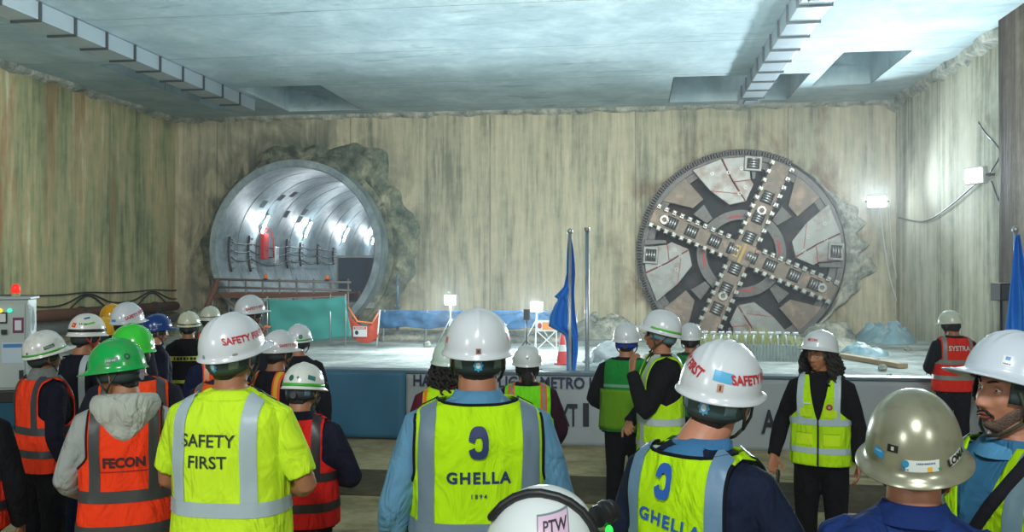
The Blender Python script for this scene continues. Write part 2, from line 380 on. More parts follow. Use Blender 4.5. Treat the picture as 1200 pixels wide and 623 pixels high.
# ---- the driven tunnel
M['lining']=concrete('segment_lining',[(.25,srgb(88,106,114)),(.5,srgb(130,146,152)),(.75,srgb(164,176,178))],streak=1,base_scale=1.4,bump=.2,rough=.42)
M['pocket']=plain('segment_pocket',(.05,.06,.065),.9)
mb=MB(); n=72
for k in range(15):
    y0=YB-1.15+k*1.6; prof=[(y0,TR),(y0+.04,TR-.035),(y0+1.55,TR-.035),(y0+1.59,TR)]
    rings=[[Vector((TX+r*math.cos(2*PI*j/n),y,TZ+r*math.sin(2*PI*j/n))) for j in range(n)] for y,r in prof]
    mb.loft(rings,0,True,False)
rings=[[Vector((TX+r*math.cos(2*PI*j/n),y,TZ+r*math.sin(2*PI*j/n))) for j in range(n)] for y,r in ((YB-1.15,TR),(YB-1.15,TR+.22),(YB+22,TR+.22))]
mb.loft(rings,0,True,False)
struct('wall_tunnel_lining',mb,M['lining'],smooth=True,auto=30)
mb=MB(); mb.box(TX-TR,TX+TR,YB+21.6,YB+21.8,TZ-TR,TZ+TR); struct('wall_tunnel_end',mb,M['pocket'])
mb=MB()
for k in range(1,12):
    for j in range(10):
        random.seed(k*31+j)
        if random.random()<.45: continue
        a=R(100+j*9+k*14+random.uniform(-2,2)); a=a%(2*PI)
        if not (R(55)<a<R(150)): continue
        y=YB-.6+k*1.6+random.choice((.15,1.1)); r=TR-.04
        c=Vector((TX+r*math.cos(a),y+.2,TZ+r*math.sin(a)))
        rot=Matrix.Rotation(-a+PI/2,3,'Y')
        w_,h_=.19,.13
        mb.add([c+rot@Vector((sx*h_*1.2,sy*w_,-.004)) for sx,sy in ((-1,-1),(1,-1),(1,1),(-1,1))]+[c+rot@Vector((sx*h_,sy*w_*.8,.05)) for sx,sy in ((-1,-1),(1,-1),(1,1),(-1,1))],
               [(0,1,2,3),(4,5,6,7),(0,4,5,1),(1,5,6,2),(2,6,7,3),(3,7,4,0)])
struct('wall_tunnel_bolt_pockets',mb,M['pocket'])
mb=MB(); mb.ann(TR+.2,TR+.42,YB-.30,YB+.3,n=96,c=(TX,TZ)); struct('trim_tunnel_seal_ring',mb,M['rough'],bevel=.02)
mb=MB(); mb.box(TX-2.55,TX+2.55,YB-.5,YB+21.5,.75,.95); struct('floor_tunnel',mb,M['slab'])

def ta(a,y,r=None):
    r=TR-.07 if r is None else r
    return Vector((TX+r*math.cos(a),y,TZ+r*math.sin(a)))
# curved cable brackets on the tunnel's left side
br=None
for i,(y,a0,a1) in enumerate([(YB-.3,170,196),(YB+1.3,168,196),(YB+4.9,168,193),(YB+6.4,170,191),(YB+8.5,170,189),(YB+10.6,172,189)]):
    o=empty('cable_bracket',label='curved black cable bracket bolted up the left side of the tunnel lining',cat='bracket',group='cable brackets in the tunnel')
    mb=MB(); mb.tube([ta(R(a0+(a1-a0)*t/10),y) for t in range(11)],.045,8); mb.build('rail',M['black'],o,smooth=True)
    mb=MB()
    for t in range(6): 
        p=ta(R(a0+(a1-a0)*(t+.5)/6),y,TR-.14); mb.cyl(p,p+Vector((.0,.0,.0))+Vector((math.cos(R(180)),0,0))*-.08,.03,8)
    mb.build('hook',M['steel'],o)
for i,(a,sag,lab) in enumerate([(174,.10,'upper'),(180,.16,'middle'),(186,.2,'lower')]):
    pts=[]
    ys_=[YB-.3,YB+1.3,YB+4.9,YB+6.4,YB+8.5,YB+10.6]
    for q in range(5):
        for t in range(8):
            f=t/8; y=ys_[q]+(ys_[q+1]-ys_[q])*f; pts.append(ta(R(a),y,TR-.17)-Vector((0,0,sag*4*f*(1-f)*(ys_[q+1]-ys_[q])*.35)))
    mb=MB(); mb.tube(pts,.022,6); tag(mb.build('tunnel_cable',M['cable'],smooth=True),lab+' black cable slung between the brackets in the tunnel','cable')
# red distribution box and pale junction box on the tunnel side
o=empty('distribution_box',ta(R(174),YB+2.2,TR-.22),label='red distribution box hung on the left side of the tunnel',cat='electrical box')
mb=MB(); mb.box(-.02,.16,-.2,.2,-.55,.4); mb.build('casing',M['red'],o,bevel=.02)
mb=MB(); mb.box(.16,.18,-.16,.16,-.25,.3); mb.build('cover',plain('darkred',(.3,.015,.02),.5),o,bevel=.01)
mb=MB(); mb.tube([(.05,0,.4),(.1,.15,.62),(.1,.5,.6),(.08,.8,.2),(.06,.9,-.5)],.02,6); mb.build('hose',M['red'],o,smooth=True)
o=empty('junction_box',ta(R(182),YB+3.4,TR-.2),label='pale grey junction box beside the red box in the tunnel',cat='electrical box')
mb=MB(); mb.box(0,.12,-.17,.17,-.35,.3); mb.build('casing',M['galv'],o,bevel=.015)
mb=MB(); mb.box(.12,.13,-.1,.1,-.2,-.02); mb.build('label_plate',M['paper'],o)
# tunnel lamps: batten lights fixed high on the right side, shining across
LAMPY=(32.05,36.5,41.5,46.2)
for i,y in enumerate(LAMPY):
    p=ta(R(157),y,TR-.16)
    o=empty('tunnel_lamp',p,label='batten lamp fixed high on the left side of the tunnel lining',cat='lamp',group='batten lamps in the tunnel')
    Pa=[ta(R(149+16*t/8),y+.10*math.sin(t),TR-.12)-p for t in range(9)]; Pb=[ta(R(149.5+15*t/8),y,TR-.19)-p for t in range(9)]
    mb=MB(); mb.tube(Pa,.06,8); mb.build('casing',M['galv'],o,smooth=True)
    mb=MB(); mb.tube(Pb,.035,8); mb.build('diffuser',M['lamp'],o,smooth=True)
# inner door of sheet in the tunnel
o=empty('tunnel_door',(TX+1.55,YB+1.0,.95),label='dark blue metal door leaf standing inside the tunnel mouth',cat='door')
mb=MB(); mb.box(-.75,.75,0,.06,0,1.55); mb.build('panel',plain('doorblue',(.012,.04,.085),.6),o,bevel=.01)
mb=MB()
for a,b in (((-.78,0),(-.78,1.6)),((.78,0),(.78,1.6)),((-.78,1.6),(.78,1.6))): mb.beam((a[0],-.02,a[1]),(b[0],-.02,b[1]),.05,.05)
mb.build('frame',M['steel'],o)

# ---- scaffold platform in front of the tunnel
M['scaff']=plain('scaffold_tube',(.22,.20,.18),.6,.5,var=.35,scale=9)
SY=YB-1.6
o=empty('scaffold_platform',(0,0,0),label='rusty tube scaffold platform with railing across the tunnel mouth',cat='scaffold')
pl=lambda px,py: at(px,py,SY)
x0,x1=pl(249,350).x,pl(408,350).x
zt=pl(300,327).z; zm=pl(300,342).z
mb=MB(); mb.beam((x0,SY,zm-.12),(x1,SY,zm-.12),.09,.16); mb.beam((x0,SY+1.2,zm-.12),(x1,SY+1.2,zm-.12),.09,.16); mb.box(x0,x1,SY,SY+1.2,zm-.06,zm-.02)
mb.build('deck',M['rust'],o)
for z in (zt,zt-.26): 
    mb=MB(); mb.tube([(x0-.1,SY,z),(x1+.1,SY,z-.1)],.04,8); mb.build('rail',M['scaff'],o,smooth=True)
for i in range(9):
    x=x0+(x1-x0)*i/8; mb=MB(); mb.tube([(x,SY,0),(x,SY,zt+.02)],.035,8); mb.build('post',M['scaff'],o,smooth=True)
for i in (0,4,8):
    x=x0+(x1-x0)*i/8; mb=MB(); mb.tube([(x,SY+1.2,0),(x,SY+1.2,zm)],.04,8); mb.build('post',M['scaff'],o,smooth=True)
mb=MB(); mb.tube([(x0-.5,SY-.1,0),(x0+.25,SY-.1,zt)],.09,8); mb.build('brace',M['rust'],o,smooth=True)
mb=MB(); mb.tube([(x0+2,SY-.05,0),(x0+.2,SY-.05,zm)],.05,8); mb.build('brace',M['scaff'],o,smooth=True)
def ribbon(name,pts,w,mat,lab,cat,group=None):
    mb=MB(); P=[Vector(p) for p in pts]; vs=[]
    for i,p in enumerate(P):
        tw=.5*math.sin(i*1.3); vs+= [p+Vector((0,w*.3*tw,w/2)),p-Vector((0,w*.3*tw,w/2))]
    mb.add(vs,[(2*i,2*i+1,2*i+3,2*i+2) for i in range(len(P)-1)])
    return tag(mb.build(name,mat,solid=.003),lab,cat,group)
M['tape']=plain('orange_tape',(.9,.22,.06),.5)
for px,py in ((233,326),(409-3,325)):
    pass
for px,py,lab in ((312,326,'left'),(384,327,'right')):
    p=pl(px,py); o=empty('warning_lamp',p,label='small orange warning lamp on the scaffold railing, '+('nearer the red box' if lab=='left' else 'nearer the blue door'),cat='lamp')
    mb=MB(); mb.ell((0,-.05,.06),.07,.07,.08,12,8); mb.build('lens',M['orange_plastic'],o,smooth=True)
    mb=MB(); mb.box(-.06,.06,-.11,.01,-.05,.0); mb.build('base',M['black'],o)

# ================================================================== THE BORING MACHINE
M['plate']=plain('cutterhead_plate',srgb(138,142,138),.42,.35,var=.25,bump=.4,bscale=9,scale=3,dirt=srgb(108,84,70),dirt_amt=.75,dirt_scale=2.5)
M['spoke']=plain('cutterhead_spoke',srgb(122,112,100),.55,.3,var=.35,bump=.4,bscale=12,scale=4,dirt=srgb(178,150,128),dirt_amt=.7,dirt_scale=3)
M['bit']=plain('cutter_bit',srgb(168,170,164),.35,.5,var=.2)
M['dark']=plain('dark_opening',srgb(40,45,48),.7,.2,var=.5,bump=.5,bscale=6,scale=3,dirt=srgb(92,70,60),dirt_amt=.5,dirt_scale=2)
M['rim']=plain('machine_rim',srgb(96,98,96),.5,.4,var=.35,scale=3,dirt=srgb(90,62,52),dirt_amt=.6)
M['redmark']=plain('red_marking',srgb(180,60,60),.6)
T=empty('tunnel_boring_machine',(BX,YB-.10,BZ),label='round steel cutterhead of a tunnel boring machine breaking through the back wall',cat='tunnel boring machine')
rr=BR
mb=MB(); mb.ann(rr-.19,rr,-.12,1.3,n=128); mb.build('shield_ring',M['rim'],T,bevel=.01)
mb=MB()
for i in range(120):
    a=R(62)+R(190)*i/120; r=rr+.03; M_=Matrix.Translation((r*math.cos(a),0,r*math.sin(a)))@Matrix.Rotation(-a,4,'Y'); mb.box(-.06,.11,-.24,.1,-.03,.03,M=M_)
mb.build('toothed_seal',M['black'],T)
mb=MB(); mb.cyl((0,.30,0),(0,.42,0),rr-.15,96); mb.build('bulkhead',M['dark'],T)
mb=MB(); mb.ann(rr-.42,rr-.19,-.04,.25,n=128); mb.build('outer_ring',M['rim'],T,bevel=.01)
pol=lambda r,a:(r*math.cos(R(a)),r*math.sin(R(a)))
bit_me=cut_me=None
for k in range(4):
    A=-24+90*k; Mk=Matrix.Rotation(-R(A),4,'Y'); L=rr-.10
    mb=MB(); mb.box(.0,L,-.34,.2,-.31,.31,M=Mk); sp=mb.build('spoke',M['spoke'],T,bevel=.02)
    # cutter bits in a row down both edges of the spoke
    nb=10 if k%2==0 else 9
    for s in (-1,1):
        for i in range(nb):
            r=.62+(L-.72)*i/(nb-1)
            if bit_me is None:
                q=MB(); q.box(-.07,.07,-.16,.02,-.075,.075); q.box(-.05,.05,-.24,-.14,-.02,.06); bit_me=q.build('cutter_bit',M['bit'],None,bevel=.012); b_=bit_me
            else: b_=copy_obj(bit_me)
            b_.parent=sp; p=Mk@Vector((r,-.33,s*.33)); b_.location=p; b_.rotation_euler=(0,-R(A)+(0 if s>0 else PI),0)
    # disc cutters set in the middle of the spoke
    for i,r in enumerate((.30,.95,1.75,2.45) if k%2==0 else (.55,1.25,1.95)):
        if i==3 or (k%2 and i==1):
            q=MB()
            c=Mk@Vector((r+.25,0,0)); q.ann(.07,.15,-.42,-.33,n=24,c=(c.x,c.z)); q.build('lifting_ring',M['bit'],sp,bevel=.01)
        q=MB(); q.box(r-.20,r+.20,-.36,-.33,-.19,.19,M=Mk); hs=q.build('cutter_housing',M['dark'],sp,bevel=.01)
        q=MB()
        for d in (-.11,-.03,.05,.13):
            q.cyl(Mk@Vector((r+d-.03,-.33,0)),Mk@Vector((r+d+.015,-.33,0)),.155,20)
        q.build('disc_cutter',M['steel'],sp,smooth=True,auto=40)
    # face plate: three facets with bolts and a gauge cutter at the rim
    def facet(pts,y0,y1,nm='face_plate',mt='plate'):
        q=MB(); q.prism([pol(r*rr,A+a) for r,a in pts][::-1],y0,y1); return q.build(nm,M[mt],T,bevel=.015,fix=True)
    facet([(.52,20),(.50,38),(.70,50),(.97,54),(.97,36),(.72,31)],-.24,.1)
    facet([(.72,30.4),(.97,35.2),(.97,20),(.74,17)],-.255,.1)
    facet([(.52,19.2),(.72,29.8),(.74,16.6),(.70,14.2)],-.245,.1)
    facet([(.97,19),(.97,15.5),(.76,13.6),(.745,16.0)],-.22,.1,mt='rim')
    facet([(.66,58),(.66,70),(.97,80),(.97,60)],-.10,.12,'arc_plate','spoke')
    facet([(.45,62),(.45,72),(.62,74),(.62,60)],-.05,.12,'arc_plate','rim')
    for r,a in ((.6,26),(.66,38),(.85,44),(.82,33),(.85,24),(.66,21)):
        x,z=pol(r*rr,A+a); q=MB(); q.ann(.035,.06,-.275,-.23,n=14,c=(x,z)); q.build('bolt_ring',M['steel'],T)
    q=MB()
    for (r0,a0_,r1,a1_) in ((.72,30.2,.97,35.6),(.52,19.6,.72,30.2),(.72,30.2,.74,16.8),(.60,28,.70,50)):
        a_=pol(r0*rr,A+a0_); b_=pol(r1*rr,A+a1_); q.beam((a_[0],-.262,a_[1]),(b_[0],-.262,b_[1]),.014,.014)
    q.build('paint_line',M['redmark'],T)
    x,z=pol(.90*rr,A+17 if k%2 else A+25); Mx=Matrix.Translation((x,0,z))@Matrix.Rotation(-R(A+20),4,'Y')
    q=MB(); q.box(-.24,.24,-.36,-.2,-.28,.28,M=Mx); g=q.build('gauge_cutter_box',M['plate'],T,bevel=.02)
    q=MB(); q.box(-.17,.17,-.375,-.35,-.2,.2,M=Mx); 
    q.build('recess',M['dark'],g)
    q=MB()
    for d in (-.13,-.05,.03,.11): q.cyl(Mx@Vector((-.14,-.36,d)),Mx@Vector((.14,-.36,d)),.035,10) if False else q.cyl(Mx@Vector((d,-.34,0)),Mx@Vector((d+.04,-.34,0)),.15,18)
    q.build('disc_cutter',M['steel'],g,smooth=True,auto=40)
    q=MB(); q.ann(.34*rr,.44*rr,-.1,.15,R(A+14),R(A+76),n=20); q.build('inner_ring',M['rim'],T,bevel=.01)
    q=MB(); q.ann(.365*rr,.385*rr,-.115,-.10,R(A+22),R(A+44),n=12); q.build('paint_line',M['redmark'],T)
mb=MB(); mb.box(-.36,.36,-.37,.1,-.36,.36,M=Matrix.Rotation(-R(-24),4,'Y')); h=mb.build('hub',M['spoke'],T,bevel=.03)
mb=MB(); mb.box(-.05,.05,-.40,-.36,-.33,.33,M=Matrix.Rotation(-R(-24),4,'Y')); mb.box(-.28,-.1,-.395,-.36,-.2,.2,M=Matrix.Rotation(-R(-24),4,'Y')); mb.build('hub_cover',plain('ochre',srgb(190,160,96),.6,var=.2),h,bevel=.01)
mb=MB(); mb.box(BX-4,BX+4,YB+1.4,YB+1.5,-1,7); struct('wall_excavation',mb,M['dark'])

# ================================================================== DUCTS
M['duct']=plain('duct_sheet',srgb(176,190,198),.38,.55,var=.12,scale=2,bump=.1,bscale=5)
M['flange']=plain('duct_flange',srgb(70,80,84),.5,.5)
def duct(x0,x1,y0,y1,pitch,lab,vents):
    z0,z1=7.07,ZC-.02
    o=empty('air_duct',((x0+x1)/2,y1,z0),label=lab,cat='duct')
    hx=(x1-x0)/2; n=int((y1-y0)/pitch)
    for i in range(n):
        a=-(i+1)*pitch+.02; b=-i*pitch-.02
        if i==0: 
            mb=MB(); mb.box(-hx,hx,a,b,0,z1-z0); s=mb.build('duct_section',M['duct'],o,bevel=.008); base=s; fl=None
        else: s=copy_obj(base,o,(0,-i*pitch,0))
        if fl is None:
            mb=MB(); mb.box(-hx-.04,hx+.04,a-.03,a+.01,-.04,z1-z0); fl=mb.build('flange',M['flange'],o)
        else: copy_obj(fl,o,(0,-i*pitch,0))
    for i in vents:
        g=MB(); y=-i*pitch-pitch*.5; g.box(-hx*.6,hx*.6,y-.3,y+.3,-.03,0); v=g.build('grille',M['flange'],o,bevel=.004)
        g=MB()
        for q in range(7): g.box(-hx*.55,hx*.55,y-.27+q*.08,y-.24+q*.08,-.045,-.028)
        g.build('louvre',M['duct'],v)
duct(-12.5,-11.9,YF+.1,26.9,1.15,'long galvanised air duct hung under the left side of the ceiling',())
duct(3.08,3.68,YF+.1,28.0,1.15,'long galvanised air duct hung under the right side of the ceiling',(0,9))
# ================================================================== SITE THINGS BEHIND THE BARRIER
BY=10.4
# low barrier wall across the box
M['tarpblue']=plain('blue_tarpaulin',srgb(56,118,150),.5,var=.15,bump=.25,bscale=3,scale=1.5)
M['bannergrey']=plain('banner_cloth',srgb(168,180,184),.55,var=.08,bump=.35,bscale=2.5,scale=1.2)
mb=MB(); x0,x1=XL+3.0,XR-.02; mb.box(x0,x1,BY,BY+.16,0,.80); o=struct('wall_low_barrier',mb,concrete('barrier_grey',[(.3,srgb(120,132,134)),(.7,srgb(170,180,180))],bump=.2),bevel=.01)
mb=MB(); mb.box(x0,x1,BY-.04,BY+.2,.80,.83); struct('trim_barrier_cap',mb,plain('capgrey',srgb(96,120,130),.5))
def sheet(name,xa,xb,za,zb,y,amp,seed,mat,parent=None,nx=80,nz=16,solid=.004,yo=None):
    mb=MB()
    def fn(u,v):
        return Vector((u,y+amp*noise.noise(Vector((u*2.3,v*1.3,seed)))+amp*.5*noise.noise(Vector((u*7,v*4,seed)))+(yo(u,v) if yo else 0),v))
    mb.grid(fn,[xa+(xb-xa)*i/nx for i in range(nx+1)],[za+(zb-za)*i/nz for i in range(nz+1)])
    return mb.build(name,mat,parent,smooth=True,solid=solid)
xs_=at(478,470,BY).x
tp=sheet('tarpaulin',x0,xs_-.01,.03,.815,BY-.07,.02,3,M['tarpblue'],nx=120)
tag(tp,'smooth blue tarpaulin stretched along the low barrier left of the banner','tarpaulin')
b1=at(1096,470,BY).x
bn=sheet('banner',xs_,b1,.0,.79,BY-.09,.022,9,M['bannergrey'],nx=160)
tag(bn,'long pale grey banner with dark lettering hung along the low barrier','banner')
navy=plain('banner_navy',srgb(28,38,78),.6); blk=plain('banner_black',srgb(22,30,44),.6)
def bmap(cx,cz): return lambda u,v: Vector((cx+u,BY-.128,cz+v))
D_=lambda px,py: at(px,py,BY-.128)
def btext(s,pxa,pxb,pyc,h,mt):
    a,b=D_(pxa,pyc),D_(pxb,pyc); V,_=text_geo(s,h/.69,.025,1); w=max(x for x,y in V)-min(x for x,y in V)
    o=text_on('lettering',s,h/.69,bmap((a.x+b.x)/2,a.z),mt,bn,bold=.025,sx=(b.x-a.x)/w); o['kind']='stuff' if False else 'thing'; del o['kind']
btext('HANOI PILOT LIGHT METRO LINE',484,722,446,.125,navy)
btext('XT',655,677,487,.24,blk); btext('I',683,690,487,.25,blk); btext('AI',893,915,495,.25,blk)

# flagpoles and blue flags just behind the barrier
M['flag']=plain('blue_flag',srgb(30,136,236),.6,bump=.2,bscale=5,var=.2,scale=4)
def flag(px,D,ztop,z0,widths,lab,side=-1,seed=1,zf=0):
    x,y=gp(px,D); o=empty('flag',(x,y,0),label=lab,cat='flag')
    mb=MB(); mb.tube([(0,0,0),(0,0,ztop)],.022,10); mb.ell((0,0,ztop+.03),.035,.035,.04,10,8); mb.build('pole',M['galv'],o,smooth=True)
    mb=MB(); mb.cyl((0,0,0),(0,0,.06),.09,20); mb.build('base',M['black'],o,bevel=.01)
    mb=MB(); nz=60
    def fn(u,v):
        z=z0+(ztop-.04-z0)*v
        ws=np.interp(v,[a for a,b,c in widths],[b for a,b,c in widths]); we=np.interp(v,[a for a,b,c in widths],[c for a,b,c in widths])
        x_=-ws+(ws+we)*u
        return Vector((x_,.035*math.sin(u*14+v*3+seed)+.05*noise.noise(Vector((u*3,v*4,seed)))+.045*(1 if seed%2 else -1),z+.02*math.sin(u*9)))
    mb.grid(fn,[i/24 for i in range(25)],[i/nz for i in range(nz+1)])
    mb.build('cloth',M['flag'],o,smooth=True,solid=.004)
    return o
flag(668,10.95,2.46,.60,[(0,.05,.05),(.1,.05,.06),(.22,.05,.09),(.28,.05,.09),(.34,.07,.09),(.40,.27,.08),(.47,.25,.06),(.54,.20,.055),(.58,.15,.05),(.60,.20,.05),(.66,.09,.05),(.75,.05,.06),(.9,.04,.045),(1,.025,.02)],'blue flag hanging limp on a pole beside the bare metal pole',seed=1)
flag(1190,9.6,2.42,.4,[(0,.2,.2),(.2,.18,.2),(.4,.15,.17),(.6,.11,.13),(.8,.07,.09),(.93,.04,.05),(1,.02,.02)],'blue flag hanging in front of the right wall pillar',seed=2)
x,y=gp(688,11.0); o=empty('metal_pole',(x,y,0),label='bare galvanised metal pole standing right of the middle blue flag',cat='pole')
mb=MB(); mb.tube([(0,0,0),(0,0,2.5)],.027,12); mb.build('tube',M['galv'],o,smooth=True)
mb=MB(); mb.cyl((0,0,0),(0,0,.05),.09,20); mb.build('base',M['black'],o)
mb=MB(); mb.tube([(0,0,2.5),(0,0,2.54)],.034,12); mb.build('cap',M['steel'],o)

# ---- work lights
def floodlight_tripod(px,py,D,lab):
    p=atD(px,py,D); o=empty('tripod_work_light',(p.x,p.y,0),label=lab,cat='work light'); h=p.z
    mb=MB(); mb.tube([(0,0,.5),(0,0,h)],.022,8); mb.build('pole',M['galv'],o,smooth=True)
    for k in range(3):
        a=R(30+120*k); mb=MB(); mb.tube([(0,0,.75),(.5*math.cos(a),.5*math.sin(a),.01)],.016,6); mb.build('leg',M['galv'],o,smooth=True)
    mb=MB(); mb.box(-.17,.17,-.04,.06,h-.02,h+.26); hd=mb.build('lamp_head',M['steel'],o,bevel=.015)
    mb=MB(); mb.box(-.13,.13,-.055,-.04,h+.01,h+.23); mb.build('lens',M['lamp'],hd)
    return o,Vector((p.x,p.y-.12,h+.12))
work=[]
o,p=floodlight_tripod(528,357,24.0,'white work light on a tripod left of the black speaker pole'); work.append((p,1))
o,p=floodlight_tripod(629,365,23.4,'white work light on a tripod behind the orange sign board'); work.append((p,1))
def wall_flood(p,dirn,lab,wallpt):
    o=empty('wall_floodlight',p,label=lab,cat='floodlight'); d=Vector(dirn).normalized()
    q=Vector((0,-1,0)).rotation_difference(d).to_matrix().to_4x4()
    mb=MB(); mb.box(-.3,.3,-.06,.08,-.2,.2,M=q); hd=mb.build('housing',M['steel'],o,bevel=.02)
    mb=MB(); mb.box(-.25,.25,-.075,-.06,-.16,.16,M=q); mb.build('lens',M['lamp'],hd)
    mb=MB()
    for s in (-1,1): mb.beam(q@Vector((s*.33,.0,0)),q@Vector((s*.33,.26,0)),.03,.05)
    mb.beam(q@Vector((-.34,.26,0)),q@Vector((.34,.26,0)),.03,.05); mb.beam(q@Vector((0,.26,0)),Vector(wallpt)-Vector(p),.05,.05); mb.build('bracket',M['black'],o)
    return o
pA=at(1028,236,YB-.9); wall_flood(pA,(-.28,-1,-.10),'bright floodlight on the back wall right of the cutterhead',pA+Vector((0,.9,0)))
pB=Vector((XR-.32,22.3,4.25)); wall_flood(pB,(-1,-.35,-.05),'bright floodlight fixed high on the right wall',pB+Vector((.32,0,0)))
def cable(pts,r,mat,lab,n=6):
    P=[]
    pts=[Vector(p) for p in pts]
    for i in range(len(pts)-1):
        p0,p1,p2,p3=pts[max(i-1,0)],pts[i],pts[i+1],pts[min(i+2,len(pts)-1)]
        for t in range(6):
            t/=6; P.append(.5*((2*p1)+(-p0+p2)*t+(2*p0-5*p1+4*p2-p3)*t*t+(-p0+3*p1-3*p2+p3)*t**3))
    P.append(pts[-1]); mb=MB(); mb.tube(P,r,n); return tag(mb.build('cable',mat,smooth=True),lab,'cable')
W=lambda px,py,dy=.06: at(px,py,YB-dy)
cable([W(1031,240,.1),W(1036,285),W(1044,330),W(1056,365),W(1066,382),W(1078,380),W(1086,365),W(1084,352),W(1078,372),W(1066,390),W(1052,378)],.022,M['lightcable'],'pale cable hanging from the back wall floodlight and looped at its foot')
cable([W(1042,240,.1),W(1046,300),W(1058,350),W(1068,368),W(1082,366),W(1088,350),W(1088,385),W(1086,404)],.02,M['lightcable'],'second pale cable hanging beside the looped one below the back wall floodlight')
rwp=lambda y,z: Vector((XR-.05,y,z))
cable([rwp(29.6,3.7),rwp(27,3.45),rwp(25,3.7),rwp(23.2,4.1),rwp(22.4,4.2)],.02,M['cable'],'black cable sagging along the right wall up to its floodlight')
cable([rwp(22.2,4.3),rwp(21.6,4.7),rwp(22.5,5.3),rwp(22.9,5.6)],.02,M['cable'],'black cable rising above the right wall floodlight')
cable([rwp(22.1,4.1),rwp(21.5,3.4),rwp(21.0,3.1),rwp(20.8,3.6)],.02,M['cable'],'black cable drooping from the right wall floodlight to the pillar')
lwp=lambda y,z: Vector((XL+.06,y,z))
zz=1.38
for j,(dz,sg) in enumerate(((.0,.05),(-.05,.35),(-.1,.6))):
    pts=[]
    for k in range(5):
        ya=14+k*3.6; pts+=[lwp(ya,zz+dz),lwp(ya+1.2,zz+dz-sg*.8),lwp(ya+2.4,zz+dz-sg*.8)]
    cable(pts,.022,M['cable'],('taut','loosely sagging','deepest sagging')[j]+' black cable pinned along the left wall')
# big pipes low on the left wall
for z,r,lab,mt in ((.80,.16,'upper rusty brown pipe running low along the left wall','rust'),(.42,.18,'lower grey pipe running low along the left wall','steel')):
    mb=MB(); mb.tube([(XL+.35,8,z),(XL+.35,29.4,z)],r,16); o=tag(mb.build('wall_pipe',M[mt],smooth=True),lab,'pipe')
    for y in (12,16,20,24,28):
        mb=MB(); mb.tube([(XL+.35,y,z),(XL+.35,y+.08,z)],r+.04,16); mb.build('collar',M['flange'],o)
        mb=MB(); mb.box(XL+.02,XL+.4,y+.3,y+.38,z-r-.06,z-r+.04); mb.build('bracket',M['flange'],o)

# ---- green netting barricade
M['net']=plain('green_netting',srgb(66,164,160),.7,var=.15,bump=.3,bscale=5,scale=3)
M['bluenet']=plain('blue_netting',srgb(30,92,134),.65,var=.3,bump=.4,bscale=4,scale=2)
yN=24.0
o=empty('netting_barricade',(0,0,0),label='teal green netting stretched between thin posts in front of the tunnel',cat='barricade')
c=[at(313,350,yN),at(404,347,yN-.9),at(412,394,yN-.9),at(318,405,yN)]
mb=MB(); mb.grid(lambda u,v:(c[3].lerp(c[2],u)).lerp(c[0].lerp(c[1],u),v)+Vector((0,.10*noise.noise(Vector((u*4,v*3,1))),-.06*math.sin(PI*u)*v)),[i/40 for i in range(41)],[i/20 for i in range(21)])
mb.build('net',M['net'],o,smooth=True,solid=.006)
for p in (c[0],c[1]+Vector((.02,0,0)),c[0].lerp(c[1],.82)):
    mb=MB(); mb.tube([(p.x,p.y+.03,0),(p.x,p.y+.03,p.z+.06)],.018,8); mb.build('post',M['galv'],o,smooth=True)
mb=MB(); mb.tube([c[0]+Vector((0,.03,0)),c[1]+Vector((0,.03,0))],.015,8); mb.build('rail',M['galv'],o)
mb=MB(); mb.tube([c[0]+Vector((-.1,-.05,-1.0)),c[0]+Vector((.0,-.1,-.75)),c[0]+Vector((.15,-.1,-.78))],.03,6); 
tag(mb.build('orange_rag',M['tape'],smooth=True),'orange tape knotted at the left post of the green netting','tape')
# ---- orange netting with notice
M['onet']=plain('orange_netting',srgb(206,74,44),.7,var=.3,bump=.5,bscale=6,scale=5)
a,b=at(408,362,yN-.6),at(444,367,yN-.6)
o=empty('orange_safety_net',(0,0,0),label='sagging orange safety net between the green netting and the blue netting',cat='safety net')
mb=MB(); mb.grid(lambda u,v:a.lerp(b,u)+Vector((0,.06*noise.noise(Vector((u*5,v*5,3))),-.32*math.sin(PI*u)**.8-(v*(.55-.1*math.sin(PI*u))+.08))),[i/24 for i in range(25)],[i/10 for i in range(11)])
mb.build('net',M['onet'],o,smooth=True,solid=.006)
mb=MB(); mb.tube([a+Vector((0,0,.05)),a.lerp(b,.3)+Vector((0,0,-.3)),a.lerp(b,.8)+Vector((0,0,-.28)),b+Vector((0,0,.04))],.03,6); mb.build('tape_edge',M['tape'],o,smooth=True)
mb=MB(); mb.tube([b+Vector((.03,0,.1)),Vector((b.x-.06,b.y,0))],.02,8); mb.build('post',M['white'],o,smooth=True)
p=a.lerp(b,.42)+Vector((0,-.08,-.55)); 
o=empty('warning_notice',p,label='white warning notice with a red band hung on the orange net',cat='sign')
mb=MB(); mb.box(-.19,.19,-.01,.01,-.14,.14); mb.build('board',M['paper'],o)
mb=MB(); mb.box(-.17,.17,-.014,-.01,.06,.13); mb.build('red_band',M['red'],o)
text_on('lettering','DANGER',.07,lambda u,v:Vector((u,-.017,.095+v)),M['white'],o,bold=.02)
mb=MB(); mb.ell((-.09,-.012,-.03),.05,.004,.06,12,8); mb.build('emblem',M['black'],o)
for z in (0,-.05,-.09): 
    pass
